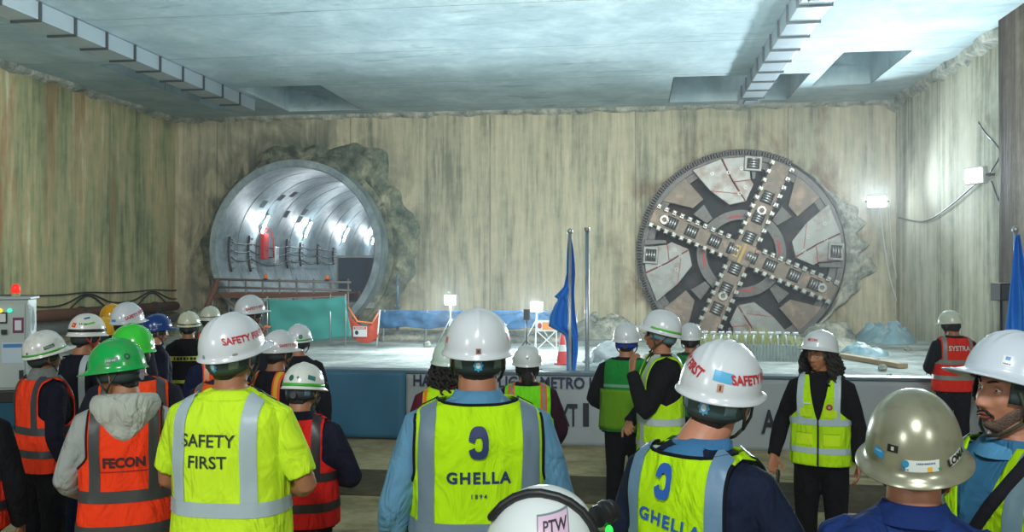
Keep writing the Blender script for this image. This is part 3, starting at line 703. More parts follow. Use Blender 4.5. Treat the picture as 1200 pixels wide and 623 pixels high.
# ---- blue netting fence
yb=24.6; a,b=at(441,370,yb),at(600,372,yb); L=b.x-a.x
o=empty('blue_netting_fence',(0,0,0),label='long blue netting fence in front of the back wall between the two openings',cat='fence')
mb=MB(); mb.grid(lambda u,v:Vector((a.x+L*1.45*u,yb+.12*noise.noise(Vector((u*14,v*2,5)))+.05*noise.noise(Vector((u*40,v*8,5))),.42+.46*v-.03*math.sin(u*30))),[i/120 for i in range(121)],[i/10 for i in range(11)])
mb.build('net',M['bluenet'],o,smooth=True,solid=.006)
for u in (0.0,.03,.25,.5,.75,1.0):
    x=a.x+L*1.45*u; mb=MB(); mb.tube([(x,yb+.1,0),(x+.05,yb+.1,.92)],.022,8); mb.build('post',M['galv'],o,smooth=True)
mb=MB(); mb.tube([(a.x-.05,yb+.1,.89),(a.x+L*1.45,yb+.1,.89)],.016,8); mb.build('rail',plain('bluerail',srgb(50,130,200),.5),o)
mb=MB(); rings=[]
for i in range(60):
    x=a.x+L*1.4*i/59; h=.28+.16*noise.noise(Vector((x*1.6,2,2))); rings.append([Vector((x,yb+.35,0)),Vector((x,yb+.4,h*.7)),Vector((x,yb+.75,h)),Vector((x,yb+1.2,h*.6)),Vector((x,yb+1.4,0))])
mb.loft(rings); tag(mb.build('covered_heap',M['roughlight'],smooth=True),'low grey heap covered by sheeting behind the blue netting fence','heap')
# pipe standing on the back wall, rough slot beside it
p0=at(466,300,YB-.12); o=empty('wall_conduit',(p0.x,YB-.12,0),label='tall blue grey steel conduit standing against the back wall right of the tunnel',cat='pipe')
mb=MB(); mb.tube([(0,0,0),(0,0,p0.z)],.055,10); mb.build('tube',plain('bluesteel',srgb(96,132,150),.4,.4),o,smooth=True)
for z in (.8,1.7): 
    mb=MB(); mb.box(-.1,.1,-.02,.12,z,z+.06); mb.build('clamp',M['steel'],o)
# ---- speaker on pole
x,y=gp(617,20.5); z1=atD(617,375,20.5).z; z2=atD(617,362,20.5).z
o=empty('speaker_stand',(x,y,0),label='slim black speaker on a thin black pole between the two work lights',cat='speaker')
mb=MB(); mb.tube([(0,0,.3),(0,0,z1)],.016,8); mb.build('pole',M['black'],o,smooth=True)
mb=MB(); mb.box(-.07,.07,-.07,.07,z1,z2); mb.build('speaker',M['black'],o,bevel=.01)
for k in range(3):
    a_=R(90+120*k); mb=MB(); mb.tube([(0,0,.45),(.35*math.cos(a_),.35*math.sin(a_),.01)],.014,6); mb.build('leg',M['black'],o,smooth=True)
# ---- sign board on folding frame
x,y=gp(640,21.3); o=empty('sign_board',(x,y,0),label='small white and orange sign board on a crossed metal frame behind the cone',cat='sign')
s=.245; zt=atD(640,375,21.3).z; zb=atD(640,388,21.3).z
mb=MB(); mb.box(-s,s,-.015,.015,zb,zt); mb.build('board',M['paper'],o,bevel=.004)
mb=MB(); mb.box(-s*.35,s*.92,-.02,-.015,zb+.04,zt-.05); mb.build('orange_panel',plain('palorange',srgb(240,160,90),.6),o)
mb=MB(); mb.ell((-s*.62,-.016,(zb+zt)/2),.05,.004,.07,12,8); mb.build('emblem',M['redmark'],o)
for sx in (-1,1):
    mb=MB(); mb.tube([(sx*s,.02,zt),(sx*s,.02,.01)],.014,6); mb.build('leg',M['white'],o)
    mb=MB(); mb.tube([(sx*s*.9,.03,zb),(-sx*s*1.5,.25,.01)],.013,6); mb.build('brace',M['white'],o)
# ---- cone
x,y=gp(659,19.4); o=empty('traffic_cone',(x,y,0),label='red and white traffic cone standing beside the sign board frame',cat='traffic cone')
mb=MB(); mb.box(-.17,.17,-.17,.17,0,.035); mb.build('base',M['cone'] if 'cone' in M else plain('cone_red',srgb(226,66,66),.5),o,bevel=.01)
cr_=lambda z: .13-.1*(z-.03)/.65
def seg(z0,z1,mt,nm):
    mb=MB(); mb.tube([(0,0,z0),(0,0,z1)],[cr_(z0),cr_(z1)],24); mb.build(nm,mt,o,smooth=True,auto=40)
cred=plain('cone_body',srgb(226,66,70),.5)
seg(.03,.28,cred,'body'); seg(.28,.42,M['white'],'reflective_band'); seg(.42,.66,cred,'upper_body'); seg(.66,.70,plain('coneyel',srgb(200,190,120),.6),'tip')
# ---- heap of plastic sacks
M['plasticw']=plain('white_plastic_sack',srgb(206,216,220),.32,var=.15,bump=1.0,bscale=7,scale=4)
random.seed(4)
for i,(px,D,r,h,lab) in enumerate([(716,18.6,.36,.52,'tall crumpled white plastic sack, largest of the heap left of the helmets'),(703,17.6,.25,.2,'low white plastic sack at the left end of the heap'),(733,18.0,.25,.24,'rounded white sack at the right end of the sack heap'),(720,17.4,.24,.18,'flat white sack at the front of the sack heap'),(697,19.0,.22,.20,'small white sack beside the metal pole')]):
    x,y=gp(px,D); mb=MB(); n1,n2=40,24; rings=[]
    for a in range(1,n2):
        e=PI*a/n2-PI/2; rings.append([])
        for b in range(n1):
            t=2*PI*b/n1; d=Vector((math.cos(e)*math.cos(t),math.cos(e)*math.sin(t),math.sin(e)))
            k=1+.28*noise.noise(d*1.6+Vector((i*7,0,0)))+.16*noise.noise(d*4.5+Vector((i,3,0)))+.07*noise.noise(d*11)
            rings[-1].append(Vector((d.x*r*k,d.y*r*k,max(0,h*.5+d.z*h*.55*k))))
    mb.loft(rings); mb.tube([(0,0,h*.9),(.03,0,h*1.05),(.08,.02,h*1.1)],[.05,.03,.06],8)
    tag(mb.build('plastic_sack',M['plasticw'],smooth=True,loc=(x,y,0)),lab,'sack',group='white sacks heaped behind the barrier')
# ---- corrugated kerb with rebar and grass tufts
yk=20.6; a,b=at(812,421,yk),at(938,421,yk)
mb=MB(); n=66; vs=[];
for i in range(n+1):
    x=a.x+(b.x-a.x)*i/n; yy=yk+(.03 if i%2 else -.03)
    vs.append(Vector((x,yy,0))); vs.append(Vector((x,yy,.36)))
mb.add(vs,[(2*i,2*i+2,2*i+3,2*i+1) for i in range(n)])
mb.box(a.x,b.x,yk+.05,yk+.5,0,.34)
kb=tag(mb.build('corrugated_kerb',plain('zinc',srgb(168,180,178),.45,.4,var=.25,scale=4,dirt=srgb(90,90,80)),fix=False),'low corrugated metal kerb below the cutterhead','kerb')
rb=None
for i in range(13):
    x=a.x+.1+(b.x-a.x-.2)*i/12
    o=empty('starter_bar',(x,yk+.12+.06*math.sin(i*2),.34),label='stub of pale steel starter bar with a cap standing on the corrugated kerb',cat='steel bar',group='steel bar stubs along the kerb')
    mb=MB(); mb.tube([(0,0,0),(.02*math.sin(i),0,.30)],.022,8); mb.build('bar',M['galv'],o,smooth=True)
    mb=MB(); mb.box(-.06,.06,-.05,.05,.26,.31); mb.build('cap',M['galv'],o,bevel=.01)
random.seed(8)
mb=MB()
for i in range(900):
    u=random.random(); x=a.x-.1+(b.x-a.x+.2)*u; y=yk+.2+random.random()*1.1; z=.33
    h=random.uniform(.10,.26)*(1+.7*math.exp(-((u-.62)/.16)**2)); d=random.uniform(0,2*PI); le=random.uniform(.02,.12)
    p=Vector((x,y,z)); w=Vector((math.sin(d)*.01,math.cos(d)*.01,0)); t=p+Vector((math.cos(d)*le,math.sin(d)*le,h)); m_=p.lerp(t,.55)+Vector((0,0,.02))
    mb.add([p-w,p+w,m_+w*.7,m_-w*.7,t],[(0,1,2,3),(3,2,4)],0 if random.random()<.28 else (1 if random.random()<.6 else 2))
tag(mb.build('weeds',[plain('weed_green',srgb(150,156,104),.7),plain('weed_straw',srgb(196,192,164),.7),plain('weed_pink',srgb(180,146,144),.7)]),'straw coloured weeds growing along the corrugated kerb','weeds',kind='stuff')
mb=MB(); mb.box(a.x-.1,b.x+.1,yk+.5,yk+1.5,0,.32); tag(mb.build('soil_bank',M['roughlight']),kind='structure',label='soil bank')
# ---- rubble and sheeted heaps right of the kerb
def heap(px0,px1,Y,h,dy,mat,lab,seed,cat='rubble heap',zoff=0):
    xa,xb=at(px0,400,Y).x,at(px1,400,Y).x; cx=(xa+xb)/2; rx=(xb-xa)/2; mb=MB(); n1,n2=60,14
    def fn(u,v):
        t=u; r=1-v; x=cx+rx*r*math.cos(t); y=Y+dy*r*math.sin(t)
        e=(1-r**4); p=Vector((x*1.4,y*1.4,seed)); z=h*e*(.55+.5*abs(noise.noise(p))+.24*noise.noise(p*2.1)+.20*noise.noise(p*6)+.10*noise.noise(p*14))
        return Vector((x+.08*noise.noise(p*4),y,max(z,0) if v>0 else -.02))
    mb.grid(fn,[2*PI*i/n1 for i in range(n1+1)],[i/n2 for i in range(n2+1)])
    return tag(mb.build('rubble_heap',mat,smooth=True,weld=1e-3),lab,cat)
M['bluesheet']=plain('blue_sheeting',srgb(112,146,156),.5,var=.3,bump=1,bscale=4,scale=3,dirt=srgb(170,170,160),dirt_amt=.6)
heap(1005,1072,27.0,.62,1.2,M['bluesheet'],'heap under blue grey sheeting at the foot of the back wall',3)
heap(930,1012,24.4,.34,1.0,M['roughlight'],'low pale rubble heap between the kerb and the blue sheeted heap',7)
heap(985,1040,22.6,.28,.7,M['bluesheet'],'flat crumpled blue grey sheet lying in front of the sheeted heap',11)
heap(940,1003,28.4,.6,.9,M['roughlight'],'broken concrete piled against the wall below the cutterhead edge',13)
heap(660,756,27.9,.75,1.3,M['roughlight'],'grey spoil heap at the foot of the back wall left of the cutterhead',17)
heap(756,812,25.5,.35,1.0,M['roughlight'],'small pale spoil heap left of the weeds',19)
heap(205,262,27.0,.9,1.2,M['rough'],'dark spoil heap in the left back corner beside the tunnel',23)
mb=MB(); p,q=at(985,407,23.5),at(1032,398,21.5); mb.beam((p.x-.4,21.6,.06),(q.x-.1,19.4,.06),.22,.10); tag(mb.build('timber_plank',plain('timber',srgb(150,130,100),.8,var=.3),bevel=.01),'brown timber plank lying on the slab behind the woman','plank')
random.seed(12)
for i in range(26):
    px=random.choice([random.uniform(680,800),random.uniform(930,1080),random.uniform(480,640)]); D=random.uniform(16,24); x,y=gp(px,D); r=random.uniform(.05,.14)
    mb=MB(); pts=[]
    for e in (-50,-10,30,70):
        pts.append([Vector((r*math.cos(R(e))*math.cos(t*PI/3)*random.uniform(.7,1.2),r*math.cos(R(e))*math.sin(t*PI/3)*random.uniform(.7,1.2),r*.75*math.sin(R(e))*random.uniform(.8,1.2)+r*.55)) for t in range(6)])
    mb.loft(pts); tag(mb.build('rubble_stone',M['roughlight'],loc=(x,y,0)),'small broken concrete lump lying on the pale slab behind the barrier','stone',group='concrete lumps on the slab')
# ---- electrical cabinet at left
x,y=gp(-20,7.3); o=empty('electrical_cabinet',(x,y,0),rz=R(26),label='pale grey site electrical cabinet with indicator lamps and pasted papers',cat='electrical cabinet')
M['cab']=plain('cabinet_grey',srgb(178,192,188),.45,var=.08,scale=3)
zt=atD(9,351,7.3).z; zb=atD(9,458,7.3).z; hw=.33
mb=MB(); mb.box(-hw,hw,0,.36,zb,zt); mb.build('casing',M['cab'],o,bevel=.008)
mb=MB(); mb.box(-hw-.02,hw+.02,-.02,.38,zt,zt+.02); mb.build('lid',M['cab'],o,bevel=.004)
mb=MB(); mb.box(-hw+.02,hw-.02,-.012,0,zb+.02,zt-.03); dr=mb.build('door',M['cab'],o,bevel=.004)
H=zt-zb
def fp(nm,xa,xb,za,zbb,mt,d=.016,par=dr): 
    q=MB(); q.box(xa,xb,-.012-d,-.012,zb+za*H,zb+zbb*H); return q.build(nm,mt,par,bevel=.002)
for i,(c_,xx) in enumerate(((srgb(230,60,40),.06),(srgb(220,190,60),.13),(srgb(60,200,170),.20))):
    q=MB(); q.cyl((xx,-.012,zt-.09),(xx,-.035,zt-.09),.018,14); q.build('indicator_lamp',glow('ind%d'%i,c_,1.6),dr)
for xx in (.05,.15): fp('meter',xx-.03,xx+.03,.74,.86,M['black'])
for xx in (.05,.15): fp('meter_face',xx-.022,xx+.022,.755,.845,M['paper'],.019)
for xx in (.07,.16):
    fp('switch',xx-.02,xx+.02,.62,.67,M['black'],.03)
fp('danger_label',.22,.30,.63,.80,plain('purplelabel',srgb(120,50,90),.6),.006); fp('danger_label_centre',.235,.285,.66,.77,M['paper'],.008)
fp('notice_paper',-.30,-.02,.27,.50,M['paper'],.003); fp('notice_paper',0,.12,.24,.52,M['paper'],.003); q=fp('notice_paper',.14,.30,.30,.53,plain('paperblue',srgb(190,210,220),.7),.003)
fp('notice_header',.15,.29,.47,.51,plain('bluehead',srgb(60,130,190),.6),.005); 
q=MB(); q.add([(.03,-.018,zb+.34*H),(.09,-.018,zb+.34*H),(.06,-.018,zb+.42*H)],[(0,1,2)]); q.build('warning_triangle',plain('wt',srgb(190,180,110),.6),dr)
fp('door_handle',.27,.30,.12,.22,M['black'],.02)
for sx in (-1,1):
    for yy in (.03,.33):
        mb=MB(); mb.box(sx*hw*.9-.02,sx*hw*.9+.02,yy-.02,yy+.02,0,zb); mb.build('leg',M['steel'],o)
mb=MB(); mb.box(-hw-.03,hw+.05,-.05,.4,zb-.1,zb); mb.build('plinth',M['black'],o,bevel=.01)
mb=MB(); mb.cyl((.21,.15,zt+.02),(.21,.15,zt+.05),.035,16); bc=mb.build('beacon_base',plain('beige',srgb(190,180,140),.6),o)
mb=MB(); mb.tube([(.21,.15,zt+.05),(.21,.15,zt+.10),(.21,.15,zt+.125)],[.036,.034,.018],16); mb.build('beacon',glow('beacon_red',srgb(235,40,30),1.2),o,smooth=True)
# loudspeaker on stand by the right flag
x,y=gp(1173,12.3); h=atD(1173,352,12.3).z; o=empty('loudspeaker',(x,y,0),rz=R(20),label='small black loudspeaker on a stand left of the right hand blue flag',cat='loudspeaker')
mb=MB(); mb.tube([(0,0,.05),(0,0,h)],.02,8); mb.build('pole',M['black'],o,smooth=True)
mb=MB(); mb.box(-.09,.09,-.1,.1,h,h+.24); s_=mb.build('casing',M['black'],o,bevel=.012)
mb=MB(); mb.box(-.075,.075,-.108,-.1,h+.02,h+.22); mb.build('grille',plain('grille',(.08,.09,.1),.6,.4),s_)
for k in range(3):
    a_=R(90+120*k); mb=MB(); mb.tube([(0,0,.5),(.4*math.cos(a_),.4*math.sin(a_),.01)],.014,6); mb.build('leg',M['black'],o,smooth=True)
# ================================================================== PEOPLE
def sm(a,b,x):
    t=max(0,min(1,(x-a)/(b-a))) if a!=b else float(x>a); return t*t*(3-2*t)
def G(x,s): return math.exp(-(x/s)**2)
def crom(pts,n):
    P=[]
    for i in range(len(pts)-1):
        p0,p1,p2,p3=pts[max(i-1,0)],pts[i],pts[i+1],pts[min(i+2,len(pts)-1)]
        for t in range(n):
            t/=n; P.append([.5*((2*b)+(-a+c)*t+(2*a-5*b+4*c-d)*t*t+(-a+3*b-3*c+d)*t**3) for a,b,c,d in zip(p0,p1,p2,p3)])
    P.append(list(pts[-1])); return P
#            z     a     b     y0
BODY=[(.80,.165,.105,0),(.88,.175,.115,-.005),(.96,.165,.108,0),(1.05,.150,.100,.005),(1.15,.158,.105,.005),(1.25,.172,.112,.0),(1.33,.182,.110,-.005),(1.39,.178,.098,-.012),(1.43,.150,.082,-.015),(1.46,.110,.068,-.015),(1.485,.075,.060,-.012),(1.51,.060,.058,-.008)]
CLOTH=[(.78,.196,.135,0),(.88,.196,.138,0),(.96,.192,.134,0),(1.05,.186,.130,.003),(1.15,.186,.130,.003),(1.25,.192,.132,.0),(1.33,.198,.126,-.005),(1.385,.194,.112,-.012),(1.425,.166,.094,-.016),(1.455,.122,.078,-.016),(1.48,.086,.068,-.013),(1.50,.070,.063,-.010)]
SKIN={}
def skin(k):
    if k not in SKIN:
        c={'tan':srgb(164,112,80),'light':srgb(196,146,114),'brown':srgb(140,94,66),'pink':srgb(188,130,102)}[k]
        m=plain('skin_'+k,c,.5,var=.10,scale=14,bump=.12,bscale=90); m.node_tree.nodes['Principled BSDF'].inputs['Subsurface Weight'].default_value=.08
        m.node_tree.nodes['Principled BSDF'].inputs['Subsurface Radius'].default_value=(.02,.008,.004)
        SKIN[k]=m
    return SKIN[k]
_mc={}
def cm(kind,c,**k):
    key=(kind,c,tuple(sorted(k.items())))
    if key not in _mc: _mc[key]=(fabric if kind=='f' else plain)('%s_%d_%d_%d'%(kind,c[0],c[1],c[2]),srgb(*c),**k)
    return _mc[key]
LIME=(176,228,12); ORG=(255,70,20); RED=(235,40,30); GRN=(20,120,60)
REFL=(150,166,172); DREF=(58,62,66)
HAIR=plain('dark_hair',(.012,.010,.009),.5,bump=.8,bscale=160); HAIRG=plain('grey_hair',srgb(92,84,76),.6,bump=.8,bscale=160,var=.3,scale=60)
EYEW=plain('eye_white',(.7,.68,.64),.2); EYEB=plain('iris',(.03,.018,.01),.15); LIPS={}

class Person:
    def __init__(s,px,D,H,psi,label,head=(0,0,0),wid=1.0,dep=1.0,skin_='tan',vox=.008,seed=0,neck=1.0,ho=(0,0)):
        s.neck=neck
        x,y=gp(px,D); s.rot=-(math.atan2(x,y)+R(psi)); s.k=H/1.785
        s.root=empty('person',(x,y,0),s.rot,label,'person'); s.root.scale=(s.k,)*3
        s.wid=wid; s.dep=dep; s.skin=skin(skin_); s.skn=skin_; s.vox=vox; s.seed=seed
        hy,hp,hr=[R(a) for a in head]              # yaw to own right, pitch down, roll
        s.piv=Vector((0,-.005,1.50))
        s.HM=Matrix.Translation((ho[0],ho[1],0))@Matrix.Translation(s.piv)@Matrix.Rotation(-hy,4,'Z')@Matrix.Rotation(-hp,4,'X')@Matrix.Rotation(hr,4,'Y')@Matrix.Translation(-s.piv)
        s.tb=s.table(BODY); s.tc=s.table(CLOTH)
    def table(s,T):
        t=crom([(z,a*s.wid if z<1.42 else a*(1+(s.wid-1)*max(0,(1.5-z)/.08)),b*(s.dep if z<1.42 else 1),y) for z,a,b,y in T],8); A=np.array(t); A[:,0]=np.maximum.accumulate(A[:,0]); return A
    def sec(s,z,T=None):
        T=s.tc if T is None else T
        return [float(np.interp(z,T[:,0],T[:,i])) for i in (1,2,3)]
    def surf(s,z,th,off,ns=1.0,T=None,n=2.5):
        a,b,y0=s.sec(z,T); kz=.75*sm(1.33,1.44,z); o=off*(1-.25*kz)
        if ns:
            o+=ns*.007*noise.noise(Vector((math.cos(th)*1.8,math.sin(th)*1.8,z*4.5+s.seed*3.7)))*(1-.5*kz)+ns*.004*noise.noise(Vector((math.cos(th)*5,math.sin(th)*5,z*9+s.seed)))
        a+=o; b+=o; c,d=math.cos(th),math.sin(th)
        x=a*math.copysign(abs(c)**(2/n),c); y=y0+b*math.copysign(abs(d)**(2/n),d)
        return Vector((x,y,z+off*kz))
    def ang(s,x,z,off=0,n=2.5,T=None):      # angle (0..pi/2) where the section has half-width x
        a=s.sec(z,T)[0]+off; return math.acos(min(1,max(0,abs(x)/a))**(n/2))
    def xz(s,side,x,z,off,ns=1.0):          # side -1 back, +1 front
        t=s.ang(x,z,off); 
        if x<0: t=PI-t
        return s.surf(z,t if side>0 else -t,off,ns)
    # ---------------------------------------------------------------- head
    HC=Vector((0,.018,1.612))
    def headpt(s,az,el,off=0,female=False):
        ce,se=math.cos(el),math.sin(el); fr=math.cos(az)
        x=math.sin(az)*ce; y=fr*ce; z=se
        rx,rz=.0775,.113; ry=.090 if fr>0 else .100
        lo=sm(.12,.95,-se)
        xs=1-.30*lo; 
        if fr<=0: ry*=1-.34*lo; 
        p=Vector((x*(rx+off)*xs,y*(ry+off)+(.012*lo if fr>0 else 0),z*(rz+off)))
        if off<.004 or fr>0:
            if y>0:
                X,Z=p.x,p.z; w=sm(0,.25,y)
                d=-.012*(G(X-.031,.015)+G(X+.031,.015))*G(Z-.004,.012)+.006*G(Z-.024,.008)*G(X,.05)
                nz=sm(.020,-.036,Z)*(1-sm(-.043,-.054,Z)); d+=.025*nz*G(X,.0085+.006*nz)
                d+=.007*(G(X-.0135,.006)+G(X+.0135,.006))*G(Z+.043,.007)
                d+=.006*G(Z+.063,.0045)*G(X,.024)+.007*G(Z+.076,.0055)*G(X,.020)-.004*G(Z+.0695,.002)*G(X,.026)
                d+=.010*G(Z+.100,.014)*G(X,.024)-.003*G(Z+.087,.005)*G(X,.03)
                d+=.005*(G(X-.048,.016)+G(X+.048,.016))*G(Z+.026,.016)-.004*(G(X-.036,.012)+G(X+.036,.012))*G(Z+.062,.014)
                p.y+=d*w
        return p
    def hp(s,p): return s.HM@(s.HC+p)
    def add_head(s,mb,nu=72,nv=48):
        rings=[]
        for i in range(1,nv):
            e=PI*i/nv-PI/2; rings.append([s.hp(s.headpt(-2*PI*j/nu,e)) for j in range(nu)])
        mb.loft(rings)
        for sx in (-1,1):   # ears
            c=Vector((sx*.0775,-.004,-.008)); Mx=(s.HM@Matrix.Translation(s.HC+c)@Matrix.Rotation(sx*R(22),4,'Z')@Matrix.Rotation(R(-10),4,'X'))
            mb.tube([Mx@Vector((sx*(.004+.006*math.sin(t/12*PI)),.012*math.cos(R(40+t*23))*1.25-.004,.029*math.sin(R(40+t*23)))) for t in range(13)],.0055,7)
            mb.ell((0,0,0),.006,.014,.027,12,8,M=None) if False else mb.loft([[Mx@Vector((sx*.003+.004*q*sx,.015*math.cos(2*PI*j/12)*f,.027*math.sin(2*PI*j/12)*f)) for j in range(12)] for q,f in ((-2.5,.6),(-.5,1),(.2,.9),(.4,.55))])
        # neck
        a=Vector((0,-.012,1.42)); b=s.HM@Vector((0,-.002,1.535)); c=s.HM@Vector((0,.012,1.585))
        P=crom([a,Vector((0,-.010,1.48)),b,c],4); mb.tube(P,[s.neck*(.067+(.059-.067)*i/(len(P)-1)) for i in range(len(P))],20)
    # ---------------------------------------------------------------- limbs and hands
    def arms(s,L=None,Rr=None):
        """joints: (elbow, wrist) for the left (x<0) and right (x>0) arm"""
        s.arm={}
        for sx,j in ((-1,L),(1,Rr)):
            sh=Vector((sx*.170*s.wid,-.010,1.385))
            if j is None: j=((sx*(.245*s.wid+.01),-.03,1.11),(sx*(.25*s.wid+.01),.04,.86))
            s.arm[sx]=(sh,Vector(j[0]),Vector(j[1]))
    def armpath(s,sx,n=7):
        sh,el,wr=s.arm[sx]; a=el+(sh-el).normalized()*.05; b=el+(wr-el).normalized()*.05
        return [sh+Vector((-sx*.03,0,.01)),sh]+[sh.lerp(a,t/3) for t in (1,2,3)]+[el.lerp((a+b)/2,.4)]+[b.lerp(wr,t/4) for t in range(5)]
    def add_arm(s,mb,sx,off=0,upto=1.0,rs=1.0):
        P=s.armpath(sx); rad=[.046,.050,.050,.046,.041,.041,.041,.040,.036,.031,.027]
        n=len(P) if upto>=1 else max(3,int(round(len(P)*upto)))
        mb.tube(P[:n],[r*rs+off*(1.0+.06*math.sin(i*2.6)) for i,r in enumerate(rad[:n])],18)
    def hand(s,mb,sx,dirn,palm,curl=.35,spread=.06,thumb=.5,sc=1.0):
        """dirn: towards the fingertips, palm: out of the palm"""
        wr=s.arm[sx][2]; d=Vector(dirn).normalized(); p=Vector(palm); p=(p-d*p.dot(d)).normalized(); t=d.cross(p)*(-sx)   # t: towards the thumb
        Q=lambda a,b,c: wr+(t*a+d*b+p*c)*sc
        rings=[]
        for b,w,h in ((-.02,.026,.022),(.01,.030,.019),(.04,.038,.016),(.07,.043,.014),(.092,.041,.011)):
            rings.append([Q(w*math.cos(2*PI*j/14),b,h*math.sin(2*PI*j/14)) for j in range(14)])
        mb.loft(rings)
        for i,(a,L,r) in enumerate(((.031,.072,.0088),(.011,.080,.0090),(-.010,.074,.0086),(-.030,.058,.0076))):
            ang=0; q=Q(a,.088,0); P=[Q(a*.8,.06,0),q]; dd=(d+t*spread*(1.5-i)*.8).normalized()
            for j,f in enumerate((.45,.30,.25)):
                ang+=curl*(.7+.25*j+.1*i); v=dd*math.cos(ang)+p*math.sin(ang); q=q+v*L*f*sc; P.append(q)
            mb.tube(P,[r*sc,r*sc*1.05,r*.98*sc,r*.92*sc,r*.72*sc],8)
        q=Q(.030,.022,.004); P=[Q(.012,.005,0),q]; 
        for j,(L,an) in enumerate(((.042,.75),(.034,.5),(.026,.35))):
            v=(d*(1-.25*(an))+t*an*1.1*(1-thumb*.5)+p*thumb*(.4+.3*j)).normalized(); q=q+v*L*sc; P.append(q)
        mb.tube(P,[.014*sc,.0125*sc,.0108*sc,.0098*sc,.0075*sc],8)
    def torso(s,mb,T,off=0,z0=.80,z1=1.51,ns=0,n=26,m=40):
        mb.loft([[s.surf(z0+(z1-z0)*i/n,2*PI*j/m,off,ns,T) for j in range(m)] for i in range(n+1)])
    def legpts(s,sx): return [Vector((sx*.085*s.wid,0,.90)),Vector((sx*.095,.005,.70)),Vector((sx*.10,.012,.50)),Vector((sx*.105,-.005,.30)),Vector((sx*.11,-.02,.09))]
    def body(s,hands=(),hands_args=None):
        mb=MB(); s.torso(mb,s.tb,0,.80,1.50); s.add_head(mb, *( (110,80) if s.vox<.005 else (72,48)))
        for sx in (-1,1): s.add_arm(mb,sx)
        ha=hands_args or {}
        for sx in (-1,1):
            sh,el,wr=s.arm[sx]; d=(wr-el).normalized()
            a=ha.get(sx) or dict(dirn=d,palm=(-sx,.1,0) if abs(d.z)>.5 else (0,.2,-1),curl=.35)
            s.hand(mb,sx,**a)
            mb.tube(s.legpts(sx),[.088,.075,.055,.052,.036],16)
            mb.tube([(sx*.11,-.05,.05),(sx*.112,.06,.04),(sx*.115,.14,.03)],[.035,.036,.022],10)
        mb.ell((0,0,.86),.155*s.wid,.10,.10,20,12)
        b=mb.build('body',s.skin,s.root,remesh=s.vox,relax=1)
        s.bodyo=b; return b
    def trousers(s,c=(20,22,30),boots=(22,20,20)):
        mb=MB(); mb.loft([[s.surf(z,2*PI*j/36,.0 if z>.8 else 0,0,s.tb) +Vector((0,0,0)) for j in range(36)] for z in (.82,.86,.9,.95,1.0)])
        mb.ell((0,0,.86),.178*s.wid,.128*s.dep,.12,24,12)
        for sx in (-1,1): mb.tube([p+Vector((0,0,0)) for p in s.legpts(sx)[:4]]+[Vector((sx*.11,-.02,.07))],[.104,.094,.078,.074,.070],18)
        mb.build('trousers',cm('f',c,fold=.8),s.root,remesh=.014,relax=2)
        for sx in (-1,1):
            mb=MB(); X=sx*.113
            rings=[]
            for y,w,z1 in ((-.11,.03,.08),(-.10,.042,.13),(-.05,.048,.15),(0,.048,.13),(.06,.050,.085),(.12,.050,.07),(.165,.040,.055),(.18,.02,.04)):
                rings.append([Vector((X+w*math.cos(2*PI*j/16)*1.0,y,max(.012,z1/2+.006+(z1/2)*math.sin(2*PI*j/16)))) for j in range(16)])
            mb.loft(rings); bt=mb.build('boot',cm('p',boots,rough=.5),s.root,smooth=True,fix=True)
            mb=MB(); mb.prism([(0,0)],0,0) if False else None
            rings=[[Vector((X+w*sg,y,z)) for sg,z in ((-1,.0),(1,.0),(1,.022),(-1,.022))] for y,w in ((-.115,.035),(-.09,.05),(0,.048),(.1,.055),(.16,.045),(.19,.02))]
            mb.loft(rings); mb.build('sole',cm('p',(30,28,26),rough=.7),bt,fix=True)
    def shirt(s,c,sleeve=1.0,name='shirt',collar=None,hood=None,off=.004,hem=.84,fold=.9,cuff=True,mat=None):
        mt=mat or cm('f',c,fold=fold); mb=MB(); s.torso(mb,s.tc,off,hem,1.49,1.0)
        for sx in (-1,1): s.add_arm(mb,sx,.017,sleeve,1.0)
        o=mb.build(name,mt,s.root,remesh=.010,relax=2); s.shirto=o
        if collar:
            mb=MB(); rings=[]
            Cc=s.HM@Vector((0,-.012,1.53)); B=Vector((0,-.012,1.475))
            for t,rr,dz in ((0,.080,0),(.35,.077,.0),(.8,.073,0),(.82,.077,0),(.3,.092,-.005),(-.1,.106,-.012)):
                c0=B.lerp(Cc,t*.8)
                rings.append([c0+Vector((rr*math.cos(2*PI*j/40),rr*.98*math.sin(2*PI*j/40),dz-.020*max(0,math.sin(2*PI*j/40))*(1 if t<.5 else 1.6))) for j in range(40)])
            mb.loft(rings,0,True,False); mb.build('collar',cm('f',collar,fold=.4),s.root,smooth=True,fix=True)
        if hood:
            mb=MB(); rings=[]
            for i in range(17):
                a=PI*i/16   # arc of cloth bunched from shoulder to shoulder behind the neck
                x=.125*math.cos(a); y=-.045-.085*math.sin(a); z=1.475-.035*math.sin(a)
                r1=.030+.030*math.sin(a); r2=.045+.050*math.sin(a)
                tdir=Vector((-math.sin(a),-math.cos(a)*.7,0)).normalized(); u=tdir.cross(Vector((0,0,1)))
                rings.append([Vector((x,y,z))+u*r1*math.cos(2*PI*j/20)+Vector((0,0,1))*r2*math.sin(2*PI*j/20)+u*.012*noise.noise(Vector((i*.6,j*.5,s.seed))) for j in range(20)])
            mb.loft(rings); 
            mb.loft([[Vector((w*math.cos(2*PI*j/20),-.13-d*.9+.035*math.sin(2*PI*j/20),z)) for j in range(20)] for z,w,d in ((1.46,.10,.0),(1.42,.105,.01),(1.37,.085,.015),(1.33,.055,.01),(1.31,.02,.0))])
            mb.build('hood',cm('f',hood,fold=1.0),s.root,remesh=.009,relax=3)
        return o
